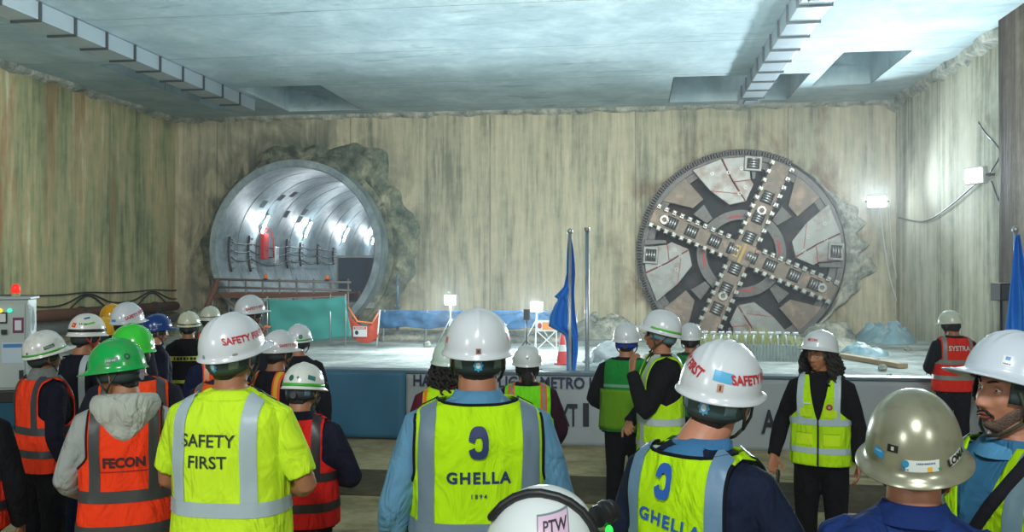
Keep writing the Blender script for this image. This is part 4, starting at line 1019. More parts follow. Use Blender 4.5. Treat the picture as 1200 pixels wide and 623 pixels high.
    # ---------------------------------------------------------------- vest
    def vest(s,c,refl=REFL,off=.022,hem=.86,w=.174,bands=((1.02,1.07),),braces=(.108,.156),bz0=None,binding=None,V=(1.12,.07),edge=None,name='safety_vest',band_edges=None,fold=.8,mat=None,zip_=False,armpit=1.16,neckb=.085,backbrace=True,yoke=None,brace_c=None,brace_edge=None):
        mt=mat or cm('f',c,fold=fold); s.voff=off; wd=w*s.wid; s.vw=wd
        zt=1.462; NR=56
        zs=[hem+(zt-hem)*(i/NR) for i in range(NR+1)]
        def wx(z):
            a=s.sec(z)[0]+off
            if z<armpit: return a+1
            k=sm(armpit,armpit+.09,z); v=(a)*(1-k)+wd*k; return v if v<a else a+1
        s.wx=wx
        def alpha(z):
            x=wx(z); a=s.sec(z)[0]+off
            return 0 if x>=a else math.acos((x/a)**1.25)
        mb=MB(); nb=40
        # back
        def nk(z): return 0
        P=[]; 
        zb=[z for z in zs]
        def backpt(i,j):
            z=zb[i]; al=alpha(z); th=-(al+(PI-2*al)*j/nb)
            dip=0
            if i>NR-6: dip=-.012*((i-NR+6)/6)*math.sin(-th)**2
            return s.surf(z+dip,th,off)
        mb.grid(lambda u,v: backpt(int(v),int(u)),range(nb+1),range(NR+1))
        # fronts
        def vx(z):
            t=max(0,(z-V[0])/(zt-V[0])); return .004+ (V[1]-.004)*t**.8
        nf=20
        for sg in (1,-1):
            def fpnt(u,v):
                z=zs[int(v)]; al=alpha(z); a=s.sec(z)[0]+off; be=PI/2-math.acos(min(1,(vx(z)/a))**1.25)
                t0,t1=al,PI/2-be; th=t0+(t1-t0)*u/nf
                if sg<0: th=PI-th
                return s.surf(z,th,off)
            mb.grid(fpnt,range(nf+1),range(NR+1))
        o=mb.build(name,mt,s.root,smooth=True,weld=2e-4,solid=.004)
        s.vesto=o; s.zs=zs; s.alpha=alpha; s.vx=vx
        rm=cm('p',refl,rough=.42,spec=.6,bump=.15,bscale=30)
        def hband(z0,z1,o2,mat,nm):
            for sd in ('b','r','l'):
                mb=MB()
                def fn(u,v):
                    z=z0+(z1-z0)*v; al=alpha(z); a=s.sec(z)[0]+off
                    if sd=='b': th=-(al+(PI-2*al)*u)
                    else:
                        be=PI/2-math.acos(min(1,(vx(z)/a))**1.25); th=al+(PI/2-be-al)*u
                        if sd=='l': th=PI-th
                    return s.surf(z,th,off+o2)
                mb.grid(fn,[i/40 for i in range(41)],[i/5 for i in range(6)])
                if sd=='b': mm=mb
                else: mm.v,mm.f,mm.m=_join(mm,mb)
            mm.build(nm,mat,o,smooth=True,weld=2e-4)
        for z0,z1 in bands:
            if band_edges: hband(z0-.014,z1+.014,.002,cm('p',band_edges,rough=.6),'band_border')
            hband(z0,z1,.0035,rm,'reflective_band')
        if braces:
            x0,x1=braces[0]*s.wid,braces[1]*s.wid
            zb0=bz0 if bz0 else (bands[-1][1] if bands else hem)
            for sg in (1,-1):
                for sd in ((-1,1) if backbrace else (1,)):
                    def mk(xa,xb,o2,mat,nm):
                        mb=MB(); 
                        def fn(u,v):
                            zz=zb0+(zt+.01-zb0)*v
                            q0,q1=xa,xb
                            # braces run up and tuck in towards the neck on the shoulder
                            k=sm(1.38,1.47,zz); a=s.sec(zz)[0]+off
                            mx_=min(q1,wx(zz)-.001 if wx(zz)<a else a-.001); mn_=min(q0,mx_-.002)
                            if sd>0 and mn_<vx(zz)+.004: mn_=min(vx(zz)+.004,mx_-.002)
                            x=mn_+(mx_-mn_)*u
                            return s.xz(sd,sg*x,zz,off+o2)
                        mb.grid(fn,[i/8 for i in range(9)],[i/60 for i in range(61)])
                        mb.build(nm,mat,o,smooth=True)
                    if brace_edge: mk(x0-.016,x1+.016,.002,cm('p',brace_edge,rough=.6),'brace_border')
                    mk(x0,x1,.0045,cm('p',brace_c,rough=.42) if brace_c else rm,'reflective_brace')
        if binding:
            bm_=cm('f',binding,fold=.1); mb=MB()
            for sg in (1,-1):
                for sd in (-1,1):
                    pts=[]
                    for z in zs:
                        if alpha(z)>.02:
                            th=alpha(z); th=th if sg>0 else PI-th; pts.append(s.surf(z,sd*th,off+.001))
                    if len(pts)>3: mb.tube(pts,.0055,6)
            mb.tube([backpt(NR,j) for j in range(nb+1)],.0055,6)
            mb.build('binding',bm_,o,smooth=True)
        if zip_:
            mb=MB(); mb.tube([s.surf(z,PI/2,off+.004)for z in [hem+.01+(V[0]-hem)*i/20 for i in range(21)]],.006,6); mb.build('zip',M['black'],o,smooth=True)
        return o
    def vmap(s,side,cx,cz,o2=.0045):
        return lambda u,v: s.xz(side,(cx+u) if side<0 else (cx-u),cz+v,s.voff+o2)
    # ---------------------------------------------------------------- hair, face
    def hair(s,mat=None,nape=-.085,thick=.006,long=False,full=False):
        mt=mat or HAIR; mb=MB(); nu,nv=60,24
        def fn(u,v):
            az=R(72)+(2*PI-R(144))*u
            b=abs(az-PI)/(PI-R(72)); low=nape+(.085 if not long else .03)*sm(.25,.85,b)
            l=math.asin(max(-1,min(1,low/.113)))
            e=l+(R(62)-l)*v
            th=thick*(.35+.65*sm(0,.15,v))*(1+.25*noise.noise(Vector((az*9,e*9,s.seed))))+.016*sm(-.3,-.8,math.sin(e))*sm(.75,.3,b)*sm(0,.12,v)
            p=s.headpt(az,e,th+.001); return s.hp(p)
        mb.grid(fn,[i/nu for i in range(nu+1)],[i/nv for i in range(nv+1)])
        return mb.build('hair',mt,s.root,smooth=True,solid=.003)
    def curls(s,mat=None,zlow=1.43,n=70,seed=3,azr=(70,290),rad=.012,back=0):
        mt=mat or HAIR; rnd=random.Random(seed); mb=MB()
        for i in range(n):
            az=R(rnd.uniform(*azr)); e=R(rnd.uniform(0,35)); p0=s.hp(s.headpt(az,e,.006)); out=Vector((math.sin(az),math.cos(az),0)); out=(s.HM.to_3x3()@out)
            L=(p0.z-zlow)*rnd.uniform(.6,1.05); ph=rnd.uniform(0,6); P=[]; m=26; bul=rnd.uniform(.02,.055)
            for t in range(m):
                f=t/(m-1); c=p0+out*(bul*math.sin(f*PI*.75)+.01)+Vector((0,0,-L*f))
                c+=Vector((rad*math.cos(ph+f*18),rad*math.sin(ph+f*18),0)); P.append(c)
            mb.tube(P,[.006+.004*math.sin(PI*t/(m-1)) for t in range(m)],5)
        return mb.build('curly_hair',mt,s.root,smooth=True)
    def face(s,brow=HAIR,lips=(150,84,74),open_=False,glasses=None,look=0):
        for sx in (-1,1):
            az=math.atan2(.031,.085); p=None
            q=s.headpt(sx*math.atan(.031/.083),math.asin(.004/.113)); y=q.y
            mb=MB(); c=Vector((sx*.031,y-.0075,.004)); Mh=s.HM.to_3x3().to_4x4()
            mb.ell(s.hp(c),.0118,.0118,.0115,16,12,M=Mh); e=mb.build('eye',EYEW,s.root,smooth=True)
            mb=MB(); mb.ell(s.hp(c+Vector((look*.003,.0088,-.001))),.0052,.0040,.0056,12,8,M=Mh); mb.build('iris',EYEB,e,smooth=True)
            for zz,rr,nm in ((.0085,.0030,'eyelid'),(-.0045,.0022,'eyelid')):
                mb=MB(); mb.tube([s.hp(Vector((sx*(.031+.0145*t),y+.0052-.0085*t*t,.004+zz*(1-.8*t*t)))) for t in [i/6-1 for i in range(13)]],[rr*(1-.5*abs(t)) for t in [i/6-1 for i in range(13)]],6); mb.build(nm,s.skin,s.root,smooth=True)
            mb=MB(); P=[]
            for i in range(9):
                t=i/8; X=.014+.036*t; Z=.0235+.006*math.sin(PI*t*.7)
                P.append(s.hp(s.headpt(sx*math.atan2(X,.083),math.asin(Z/.113))+Vector((0,.002,0))))
            mb.tube(P,[.0025,.0035,.004,.004,.004,.0035,.003,.002,.001],6); mb.build('eyebrow',brow,s.root,smooth=True)
        lm=cm('p',lips,rough=.45)
        for z0,th in ((-.0645,.0042),(-.0755,.0048)):
            mb=MB(); P=[]
            for i in range(13):
                t=i/6-1; X=.023*t; q=s.headpt(math.atan2(X,.085),math.asin(z0/.113)); P.append(s.hp(Vector((X,q.y-.0008,z0+(-.0695-z0)*abs(t)**2.2))))
            mb.tube(P,[th*(1-.85*abs(i/6-1)**2)+.0004 for i in range(13)],8); mb.build('lip',lm,s.root,smooth=True)
        if open_:
            mb=MB(); q=s.headpt(0,math.asin(-.0695/.113)); mb.ell(s.hp(Vector((0,q.y-.001,-.0695))),.013,.004,.005,14,8); mb.build('mouth',cm('p',(40,14,12)),s.root,smooth=True)
        if glasses:
            mt=cm('p',glasses[0],rough=.2); lens=glasses[1]
            g=MB()
            for sx in (-1,1):
                q=s.headpt(sx*.36,0.05); yy=q.y+.019
                g.tube([s.hp(Vector((sx*(.033+.024*math.cos(2*PI*i/20)),yy-.006*(math.cos(2*PI*i/20)*.5+.5),.002+.017*math.sin(2*PI*i/20)))) for i in range(21)],.0016,6)
                g.tube([s.hp(Vector((sx*.058,yy-.008,.006))),s.hp(Vector((sx*.074,.03,.004))),s.hp(Vector((sx*.080,-.01,.002)))],.0018,6)
            g.tube([s.hp(Vector((-.010,yy,.006))),s.hp(Vector((0,yy+.004,.008))),s.hp(Vector((.010,yy,.006)))],.0016,6)
            gg=g.build('glasses',mt,s.root,smooth=True)
            if lens:
                g=MB()
                for sx in (-1,1):
                    g.add([s.hp(Vector((sx*(.033+.023*math.cos(2*PI*i/16)),yy-.001-.006*(math.cos(2*PI*i/16)*.5+.5),.002+.016*math.sin(2*PI*i/16)))) for i in range(16)],[tuple(range(16))])
                g.build('lens',cm('p',lens,rough=.08,spec=.8),gg)
    def beard(s,mat=None,full=True):
        mt=mat or HAIRG
        mb=MB()
        def fn(u,v):
            az=R(-86)+R(172)*u; top=-.052-.018*0; k=abs(u-.5)*2
            zt=-.082+.055*sm(.35,.95,k); zb=-.112
            z=zb+(zt-zb)*v; e=math.asin(max(-.999,z/.113)); th=.0035*min(1,v*6+.1)*min(1,(1-v)*6+.1)*(1+.5*noise.noise(Vector((az*20,z*300,1))))
            return s.hp(s.headpt(az,e,th))
        mb.grid(fn,[i/60 for i in range(61)],[i/16 for i in range(17)]); mb.build('beard',plain('stubble',srgb(124,104,90),.8,var=.45,scale=160,bump=.8,bscale=240),s.root,smooth=True,solid=.002)
        mb=MB(); P=[]
        for i in range(15):
            t=i/7-1; X=.032*t; z=-.0555-.018*abs(t)**1.8; q=s.headpt(math.atan2(X,.085),math.asin(z/.113)); P.append(s.hp(Vector((X,q.y-.001,z))))
        mb.tube(P,[.0055*(1-.5*abs(i/7-1)**2) for i in range(15)],8); mb.build('moustache',HAIR,s.root,smooth=True)
    # ---------------------------------------------------------------- helmet
    def helmet(s,c,peak=.045,stripe=None,band=(36,52,52),ridge=1,brim=0,straps=True,dirt=.0,metal=0,star=None,h=.146,knob=True,scale=1.0,vents=False,strapc=(70,74,62),blocks=None,tilt=-5,rough=.25,bandz=(-.044,.044),zr=.028):
        AX,AYF,AYB=.116*scale,.143*scale,.136*scale; s.hh=h
        HT=s.HM@Matrix.Translation(s.HC)@Matrix.Rotation(-R(tilt),4,'X')
        s.HT=HT
        P_=2.25
        def dome(az,q,off=0):
            """q in 0..1 rim..crown"""
            A=q*PI/2; cr=math.cos(A)**(2/P_) if q<1 else 0; hz=math.sin(A)**(2/P_)
            fr=math.cos(az); ay=AYF if fr>0 else AYB
            x=math.sin(az)*(AX+off)*cr; y=fr*(ay+off)*cr; z=zr+(h+off)*hz
            if ridge and q>.2:
                k=sm(.2,.5,q)*.0055
                z+=k*(G(x,.010)+ (.8*G(abs(x)-.030,.006) if ridge>1 else 0))*(1 if y<.11 else .4)
            return Vector((x,y,z))
        s.dome=dome
        def full(p): return HT@p
        mt=cm('p',c,rough=rough,spec=.5,coat=.25 if not metal else 0,metal=metal,dirt=tuple(srgb(120,116,96)[:3]) if dirt else None,dirt_amt=dirt,dirt_scale=16) if not dirt else cm('p',c,rough=rough,metal=metal,var=.06,dirt=tuple(srgb(112,108,92)[:3]),dirt_amt=dirt,dirt_scale=18,coat=.2)
        mb=MB(); nu,nv=96,30; rings=[]
        def rim(az,o,dz):
            fr=math.cos(az); pk=peak*max(0,fr)**2.2 if peak else 0; br=brim
            p=dome(az,0); d=Vector((math.sin(az),math.cos(az),0))
            return p+d*(o+pk*min(1,o/.008)+br*min(1,o/.008))+Vector((0,0,dz-.004*min(1,o/.008)*(max(0,fr)**2 if peak else 0)-(br*.35*min(1,o/.008))))
        for o,dz in ((-.004,-.006),(.006,-.012),(.010,-.010),(.010,-.007),(.004,.0)): rings.append([full(rim(-2*PI*j/nu,o,dz)) for j in range(nu)])
        for i in range(1,nv): rings.append([full(dome(-2*PI*j/nu,(i/nv)**1.0)) for j in range(nu)])
        mb.loft(rings,0,True,False); top=full(dome(0,1)); n0=len(mb.v); mb.v.append(tuple(top)); k0=(len(rings)-1)*nu
        for j in range(nu): mb.f.append((k0+j,k0+(j+1)%nu,n0)); mb.m.append(0)
        sh=mb.build('helmet',mt,s.root,smooth=True,solid=.0025,fix=True); s.hel=sh
        # harness cradle and head band
        bm_=cm('p',band,rough=.6)
        mb=MB()
        def hb(u,v):
            az=R(50)+(2*PI-R(100))*u; z=bandz[0]+(bandz[1]-bandz[0])*v; e=math.asin(max(-1,min(1,z/.113))); low=abs(u-.5)*2
            zz=z+.022*sm(.35,.8,low)*(1-v); e=math.asin(zz/.113)
            return s.hp(s.headpt(az,e,.013))
        mb.grid(hb,[i/48 for i in range(49)],[i/5 for i in range(6)]); hbn=mb.build('headband',bm_,sh,smooth=True,solid=.003)
        if blocks:
            for az0 in (-1,1):
                mb=MB(); mb.grid(lambda u,v: s.hp(s.headpt(PI+az0*(R(36)+R(22)*u),math.asin((-.024+.040*v)/.113),.0165)),[i/6 for i in range(7)],[0,.5,1]); mb.build('headband_pad',cm('p',blocks,rough=.5),hbn,smooth=True,solid=.002)
        if knob:
            p=s.headpt(PI,math.asin(-.025/.113),.018); ax=s.HM.to_3x3()@Vector((0,-1,0)); mb=MB(); c0=s.hp(p); mb.cyl(c0-ax*.004,c0+ax*.010,.019,18); mb.build('ratchet_knob',M['black'],hbn,smooth=True,auto=40)
        if star:
            p=s.headpt(PI,math.asin(-.012/.113),.0)
            star_on('star_sticker',.021,.015,8,lambda u,v: s.hp(s.headpt(PI-u/.105,math.asin((-.012+v)/.113),.0175)),cm('p',star,rough=.4),hbn)
            star_on('star_centre',.009,.009,8,lambda u,v: s.hp(s.headpt(PI-u/.105,math.asin((-.012+v)/.113),.0185)),cm('p',(210,230,235),rough=.4),hbn)
        if straps:
            sm_=cm('f',strapc,fold=.1); mb=MB()
            for sx in (-1,1):
                ch=s.hp(Vector((sx*.030,.048,-.118))); e0=s.hp(Vector((sx*.074,.018,-.070)))
                for st in (Vector((sx*.088,.05,.010)),Vector((sx*.086,-.055,.005))):
                    a=s.hp(st); mb.tube([a,a.lerp(e0,.5)+(s.HM.to_3x3()@Vector((sx*.012,0,0))),e0+(s.HM.to_3x3()@Vector((sx*.008,0,0)))],[.0048]*3,6)
                mb.tube([e0+(s.HM.to_3x3()@Vector((sx*.006,0,0))),s.hp(Vector((sx*.056,.040,-.100))),ch,s.hp(Vector((0,.060,-.126)))],[.005]*4,6)
            mb.build('chin_strap',sm_,sh,smooth=True)
        if stripe:
            col,z0,z1,a0,a1=stripe
            mb=MB(); mb.grid(lambda u,v: full(dome(R(a0+(a1-a0)*u),s.qz(z0+(z1-z0)*v,h),.0015)),[i/50 for i in range(51)],[0,.5,1]); mb.build('stripe',cm('p',col,rough=.4),sh,smooth=True,solid=.0008)
        return sh
    def qz(s,z,h=None):
        h=h or s.hh; return 2/PI*math.asin(max(0,min(1,z/h))**(2.25/2))
    def dmap(s,az,z,off=.0018,h=None,sl=0):
        """map of (u,v) metres onto the helmet shell about azimuth az (deg), height z"""
        def f(u,v):
            zz=max(.002,z+v); q=s.qz(zz,h); A=q*PI/2; cr=max(.25,math.cos(A)**(2/2.25)); 
            return s.HT@s.dome(R(az)-u/(.132*cr),q,off)
        return f
    def htext(s,t,az,z,size,c,bold=.03,rot=0,sx=1.0): return text_on('helmet_lettering',t,size,s.dmap(az,z,.0034),cm('p',c,rough=.5),s.hel,bold=bold,rot=rot,sx=sx)
    def hpatch(s,az,z,w,h_,c,rot=0,off=.0016,name='sticker'): return patch_on(name,(w,h_),s.dmap(az,z,off),cm('p',c,rough=.4),s.hel,rot=rot)
def marks_on(mapfn,w,h,n,mat,parent,name='printed_marks',seed=1):
    # a line of print too small to read: short strokes of uneven width
    rnd=random.Random(seed); mb=MB(); x=-w/2
    for i in range(n):
        q=w/n*rnd.uniform(.45,.85); a,b=x,x+q; t=h*rnd.uniform(.35,.5); mb.add([mapfn(a,-t),mapfn(b,-t),mapfn(b,t),mapfn(a,t)],[(0,1,2,3)]); x+=w/n
    return mb.build(name,mat,parent)
def _join(a,b):
    o=len(a.v); return a.v+b.v, a.f+[tuple(i+o for i in f) for f in b.f], a.m+b.m
WH=(212,220,224); SREDT=(190,40,50)
def view_az(psi,hy=0): return 180-psi-hy     # azimuth of the helmet facing the lens
# ---- centre: lime vest, blue shirt
p=Person(560,3.25,1.865,-1,'person in blue shirt and lime vest with dark blue emblem, seen squarely from behind',wid=1.14,dep=1.08,skin_='tan',seed=1,neck=1.10)
p.arms(((-.285,-.03,1.12),(-.30,.10,.90)),((.285,-.03,1.12),(.29,.10,.90)))
p.body(); p.trousers((28,32,46)); p.shirt((92,140,170),collar=(84,138,172)); p.hair(nape=-.090)
p.vest(LIME,refl=(104,126,140),w=.190,bands=((1.03,1.085),),braces=(.128,.178),binding=(14,18,26),off=.024,hem=.80)
nv=cm('p',(26,44,92),rough=.6)
text_on('lettering','GHELLA',.052,p.vmap(-1,0,1.235),nv,p.vesto,bold=.035,space=1.2); text_on('lettering','1894',.020,p.vmap(-1,0,1.175),nv,p.vesto,bold=.02,space=1.5)
def emblem(p,side,cx,cz,r,mt,sc=1):
    mb=MB(); f=p.vmap(side,cx,cz,.010)
    n=44; vs=[]
    for i in range(n+1):
        a=R(172)-R(338)*i/n; e=.75
        cx_,sx_=math.copysign(abs(math.cos(a))**e,math.cos(a)),math.copysign(abs(math.sin(a))**e,math.sin(a))
        vs.append(f(r*cx_,r*1.4*sx_)); vs.append(f(r*.38*cx_+(.0),r*.62*sx_))
    mb.add(vs,[(2*i,2*i+1,2*i+3,2*i+2) for i in range(n)])
    mb.build('emblem',mt,p.vesto)
emblem(p,-1,0,1.345,.033,nv)
p.helmet(WH,ridge=1,star=(60,170,215),band=(38,56,56),blocks=(112,132,132),knob=False)
p.hpatch(180,.020,.020,.018,(150,110,96)); p.hpatch(180,.020,.008,.010,(70,60,60),off=.0024)
p.hpatch(110,.055,.02,.03,(200,70,80)); p.hpatch(250,.045,.02,.02,(210,110,110))

# ---- right of centre, nearest: lime vest with the same emblem
p=Person(820,2.62,1.80,34,'person in lime vest and navy sleeves, white helmet with torn light blue sticker behind',head=(-14,2,10),ho=(.01,.035),wid=1.06,skin_='pink',seed=2,vox=.006)
p.arms(None,((.30,.06,1.15),(.26,.25,1.02)))
p.body(); p.trousers((24,28,40)); p.shirt((20,30,52),collar=(62,118,162)); p.hair(nape=-.085)
p.vest(LIME,refl=(96,132,160),w=.150,bands=((.99,1.05),),braces=(.105,.158),binding=(14,18,26),off=.022,hem=.82)
bl=cm('p',(30,90,170),rough=.6); emblem(p,-1,-.02,1.385,.028,bl); text_on('lettering','GHELLA',.050,p.vmap(-1,-.0,1.285),bl,p.vesto,bold=.035,space=1.2,rot=R(-8))
p.helmet(WH,ridge=2,star=(90,160,200),band=(60,84,86),blocks=(120,150,160),knob=False)
az=view_az(34,-14); p.hpatch(az-3,.066,.060,.028,(70,170,215),rot=R(-6)); p.hpatch(az-1,.036,.020,.022,(190,150,120)); p.hpatch(az-1,.036,.006,.014,(90,70,60),off=.0024)
p.htext('SAFETY FIRST',az-62,.060,.034,SREDT); p.htext('SAFETY FIRST',az+74,.085,.034,SREDT,rot=R(-14))
# ---- silver helmet, lower right
p=Person(1070,2.25,1.692,2,'person in a navy shirt under a scuffed silver full brim helmet',head=(0,2,0),wid=1.05,skin_='pink',neck=1.08,seed=3,vox=.006)
p.arms(); p.body(); p.trousers(); p.shirt((26,52,110),collar=(24,48,104)); p.hair(HAIRG,nape=-.075,thick=.004)
p.helmet((164,166,142),peak=0,brim=.016,ridge=0,metal=.5,rough=.28,dirt=.4,knob=True,h=.178,zr=.010,tilt=-17,scale=1.04,bandz=(-.066,.03),band=(22,26,28),blocks=(170,180,176))
p.hpatch(222,.050,.034,.022,(50,150,205),rot=R(-14)); p.hpatch(222,.055,.022,.005,(120,195,230),off=.0024)
p.hpatch(203,.072,.030,.018,(24,28,26)); p.hpatch(203,.072,.008,.009,(190,190,170),off=.0026)
p.hpatch(168,.036,.088,.030,(214,224,220)); 
marks_on(p.dmap(164,.043,.0026),.048,.005,12,cm('p',(70,90,140)),p.hel); p.hpatch(160,.028,.012,.012,(240,180,50),off=.0026); p.hpatch(148,.027,.010,.006,(60,150,110),off=.0026); marks_on(p.dmap(188,.026,.0026),.022,.005,6,cm('p',(50,130,180)),p.hel)
mb=MB(); f=p.dmap(187,.041,.0026); mb.add([f(0,0)]+[f(.0095*math.cos(t*PI/8),.0095*math.sin(t*PI/8)) for t in range(16)],[(0,1+i,1+(i+1)%16) for i in range(16)]); mb.build('round_logo',cm('p',(40,140,180)),p.hel)
p.hpatch(122,.040,.052,.026,(206,214,204),rot=R(12)); p.htext('LOMA',122,.040,.026,(24,30,30),bold=.04,rot=R(12))
# ---- bearded man at right edge
p=Person(1184,2.62,1.815,-136,'bearded person with open mouth at the right edge, light blue collar and white helmet',head=(4,-9,0),wid=1.0,skin_='pink',seed=4,vox=.0042)
p.arms(); p.body(); p.trousers(); p.shirt((60,120,160),collar=(90,160,205)); p.hair(HAIRG,nape=-.07,thick=.004); p.face(lips=(150,80,72),open_=True,brow=HAIR); p.beard()
p.vest(LIME,refl=(110,140,150),V=(1.12,.085),bands=((1.02,1.07),),binding=(20,30,20))
mb=MB(); f=p.vmap(1,.10,1.345,.014)
for r_,m_ in ((.026,(120,24,36)),(.018,(180,60,60))):
    mb=MB(); mb.add([p.vmap(1,.10,1.345,.007+.0015*(r_<.02))(0,0)]+[p.vmap(1,.10,1.345,.007+.0015*(r_<.02))(r_*math.cos(t*PI/10),r_*math.sin(t*PI/10)) for t in range(20)],[(0,1+i,1+(i+1)%20) for i in range(20)]); mb.build('round_badge',cm('p',m_),p.vesto)

mb=MB(); mb.tube([p.xz(1,-.14,1.44,.034),p.xz(1,-.08,1.33,.036),p.xz(1,.0,1.2,.036),p.xz(1,.09,1.05,.036),p.xz(1,.15,.95,.036)],.018,8); mb.build('bag_strap',M['black_cloth'],p.root,smooth=True)
p.helmet((206,218,228),peak=.060,ridge=2,zr=.034,tilt=-7); p.hpatch(-42,.045,.026,.030,(226,232,232)); p.hpatch(-42,.052,.012,.010,(60,130,190),off=.0026); marks_on(p.dmap(-42,.036,.0026),.02,.005,6,cm('p',(90,110,140)),p.hel)
# ---- bottom: white helmet with black band, head lamp
p=Person(611,1.62,1.612,8,'person under white helmet with black band, pink sticker and head lamp at the bottom',head=(0,0,14),skin_='tan',seed=5)
p.arms(); p.body(); p.trousers(); p.shirt((40,60,90)); p.hair()
p.helmet((222,232,230),peak=.04,ridge=0,knob=False)
mb=MB(); q0=[]
mb.tube([p.HT@p.dome(R(270),.22,.004)]+[p.HT@(lambda q:Vector((q.x,q.y-.035,q.z)))(p.dome(R(270),qq,.004)) for qq in (.3,.45,.6,.75,.88)]+[p.HT@(lambda q:Vector((q.x,q.y-.035,q.z)))(p.dome(R(90),qq,.004)) for qq in (.97,.85,.7,.55,.4,.25,.1)],.009,8)
mb.build('rubber_band',M['black'],p.hel,smooth=True)
q=p.HT@p.dome(R(84),.50,.026); mb=MB(); ax=p.HM.to_3x3()@Vector((.5,.8,.2)).normalized(); mb.cyl(q-ax*.026,q+ax*.022,.022,18); mb.ell(q-Vector((0,0,.0)),.023,.026,.026,16,10); lp=mb.build('head_lamp',M['black'],p.hel,smooth=True,auto=50)
mb=MB(); mb.ell(q+p.HM.to_3x3()@Vector((.016,-.02,-.026)),.008,.008,.012,10,8); mb.build('green_light',glow('grn',srgb(40,220,70),1.6),lp,smooth=True)
p.hpatch(168,.100,.070,.062,(120,136,140),rot=R(16)); p.hpatch(168,.100,.064,.056,(216,186,208),rot=R(16),off=.0024); p.htext('PTW',168,.112,.024,(50,50,60),rot=R(16),bold=.02); p.htext('ISSUER',167,.086,.017,(50,50,60),rot=R(16),bold=.01)
# ---- neon T-shirt
p=Person(272,3.6,1.83,28,'person with crossed arms in a neon T-shirt lettered SAFETY FIRST',head=(12,-7,0),wid=1.14,dep=1.1,skin_='tan',seed=6,vox=.006)
p.arms(((-.30,.02,1.12),(-.10,.22,1.06)),((.31,.02,1.12),(.05,.26,1.05)))
p.body(hands_args={-1:dict(dirn=(1,.15,.1),palm=(0,-1,0),curl=.3),1:dict(dirn=(-1,.1,.05),palm=(0,-1,0),curl=.3)}); p.trousers((30,34,44)); NT=(205,250,45); p.shirt(NT,sleeve=.42,name='t_shirt',off=.010); p.hair(nape=-.08)
p.vest(NT,refl=(170,190,196),off=.016,w=.30,bands=((1.03,1.085),),braces=(.098,.150),V=(1.40,.02),armpit=1.6,hem=.84,name='t_shirt_back')
bk=cm('p',(40,50,50),rough=.6); text_on('lettering','SAFETY',.066,p.vmap(-1,-.015,1.315),bk,p.vesto,bold=.012); text_on('lettering','FIRST',.066,p.vmap(-1,-.015,1.235),bk,p.vesto,bold=.012)
mb=MB(); pts=p.armpath(1)
p.helmet(WH,ridge=1,star=(70,160,205),band=(50,72,72),blocks=(120,136,132),knob=False)
az=view_az(28,12); p.htext('SAFETY FIRST',az-38,.062,.034,SREDT,rot=R(-2)); p.hpatch(az+50,.012,.014,.016,(120,150,170)); p.hpatch(az-10,.014,.02,.008,(150,150,130))
# ---- orange vest and grey hood
p=Person(149,4.1,1.70,4,'person in an orange vest lettered FECON with a light grey hood and green helmet',head=(-58,12,0),wid=1.0,dep=1.05,skin_='tan',seed=7)
p.arms(((-.27,-.02,1.12),(-.16,.2,1.0)),((.27,0,1.12),(.17,.22,1.02)))
p.body(); p.trousers((30,40,60)); p.shirt((156,164,160),hood=(176,182,172)); p.hair()
p.vest((255,64,24),refl=(62,66,66),w=.160,bands=((.87,.925),(1.03,1.085)),braces=(.105,.152),binding=(60,20,16),off=.024,hem=.80)
text_on('lettering','FECON',.062,p.vmap(-1,.0,1.215),cm('p',(60,32,34),rough=.7),p.vesto,bold=.045,sx=.92); mb=MB(); patch_on('underline',(.26,.004),p.vmap(-1,0,1.175),cm('p',(120,40,36)),p.vesto)
p.helmet((20,170,80),peak=.05,ridge=1,knob=True,rough=.2,dirt=.4)
az=view_az(4,-52); p.hpatch(az+20,.045,.060,.020,(70,110,100),rot=R(10)); 
def roundlogo(p,az,z,r,c,nm='round_logo',off=.0026):
    mb=MB(); f=p.dmap(az,z,off); mb.add([f(0,0)]+[f(r*math.cos(t*PI/10),r*math.sin(t*PI/10)) for t in range(20)],[(0,1+i,1+(i+1)%20) for i in range(20)]); mb.build(nm,cm('p',c),p.hel)
roundlogo(p,az-12,.055,.014,(16,70,50)); roundlogo(p,az-12,.055,.007,(60,140,100),off=.0032); marks_on(p.dmap(az+22,.045,.0026),.048,.012,8,cm('p',(160,200,170)),p.hel)
# ---- bright green helmet behind him
p=Person(158,4.9,1.715,3,'person in an orange vest and bright green helmet, behind the FECON vest',head=(-25,4,0),skin_='tan',seed=8,wid=1.1)
p.arms(((-.29,.04,1.14),(-.20,.24,1.22)),((.27,-.02,1.12),(.24,.14,.95)))
p.body(); p.trousers(); p.shirt((30,34,44)); p.hair(); p.vest((255,76,30),refl=(64,68,70),w=.168,bands=((.95,1.0),(1.12,1.17)),braces=(.11,.155),edge=None); p.helmet((60,205,60),peak=.05,ridge=1,rough=.2)
# ---- left: white helmet with green stripe, profile
p=Person(53,5.55,1.63,62,'person in orange vest in profile beside the electrical cabinet, green stripe on white helmet',head=(6,-8,0),skin_='brown',seed=9,vox=.0065)
p.arms(((-.25,-.02,1.11),(-.24,.08,.86)),((.265,-.08,1.11),(.26,.03,.87)))
p.body(hands_args={1:dict(dirn=(.0,.15,-1),palm=(-1,-.1,0),curl=.28)}); p.trousers((14,16,22)); p.shirt((16,20,34)); p.hair(); p.face()
mb=MB(); mb.loft([[Vector((r_*math.cos(2*PI*j/30),-.012+r_*1.0*math.sin(2*PI*j/30),z+.01*noise.noise(Vector((j*.6,z*20,1))))) for j in range(30)] for z,r_ in ((1.44,.105),(1.47,.098),(1.50,.088),(1.53,.078),(1.545,.066))],0,True,False); mb.build('scarf',plain('patterned_scarf',srgb(112,118,112),.9,var=.6,scale=70),p.root,smooth=True,solid=.006)
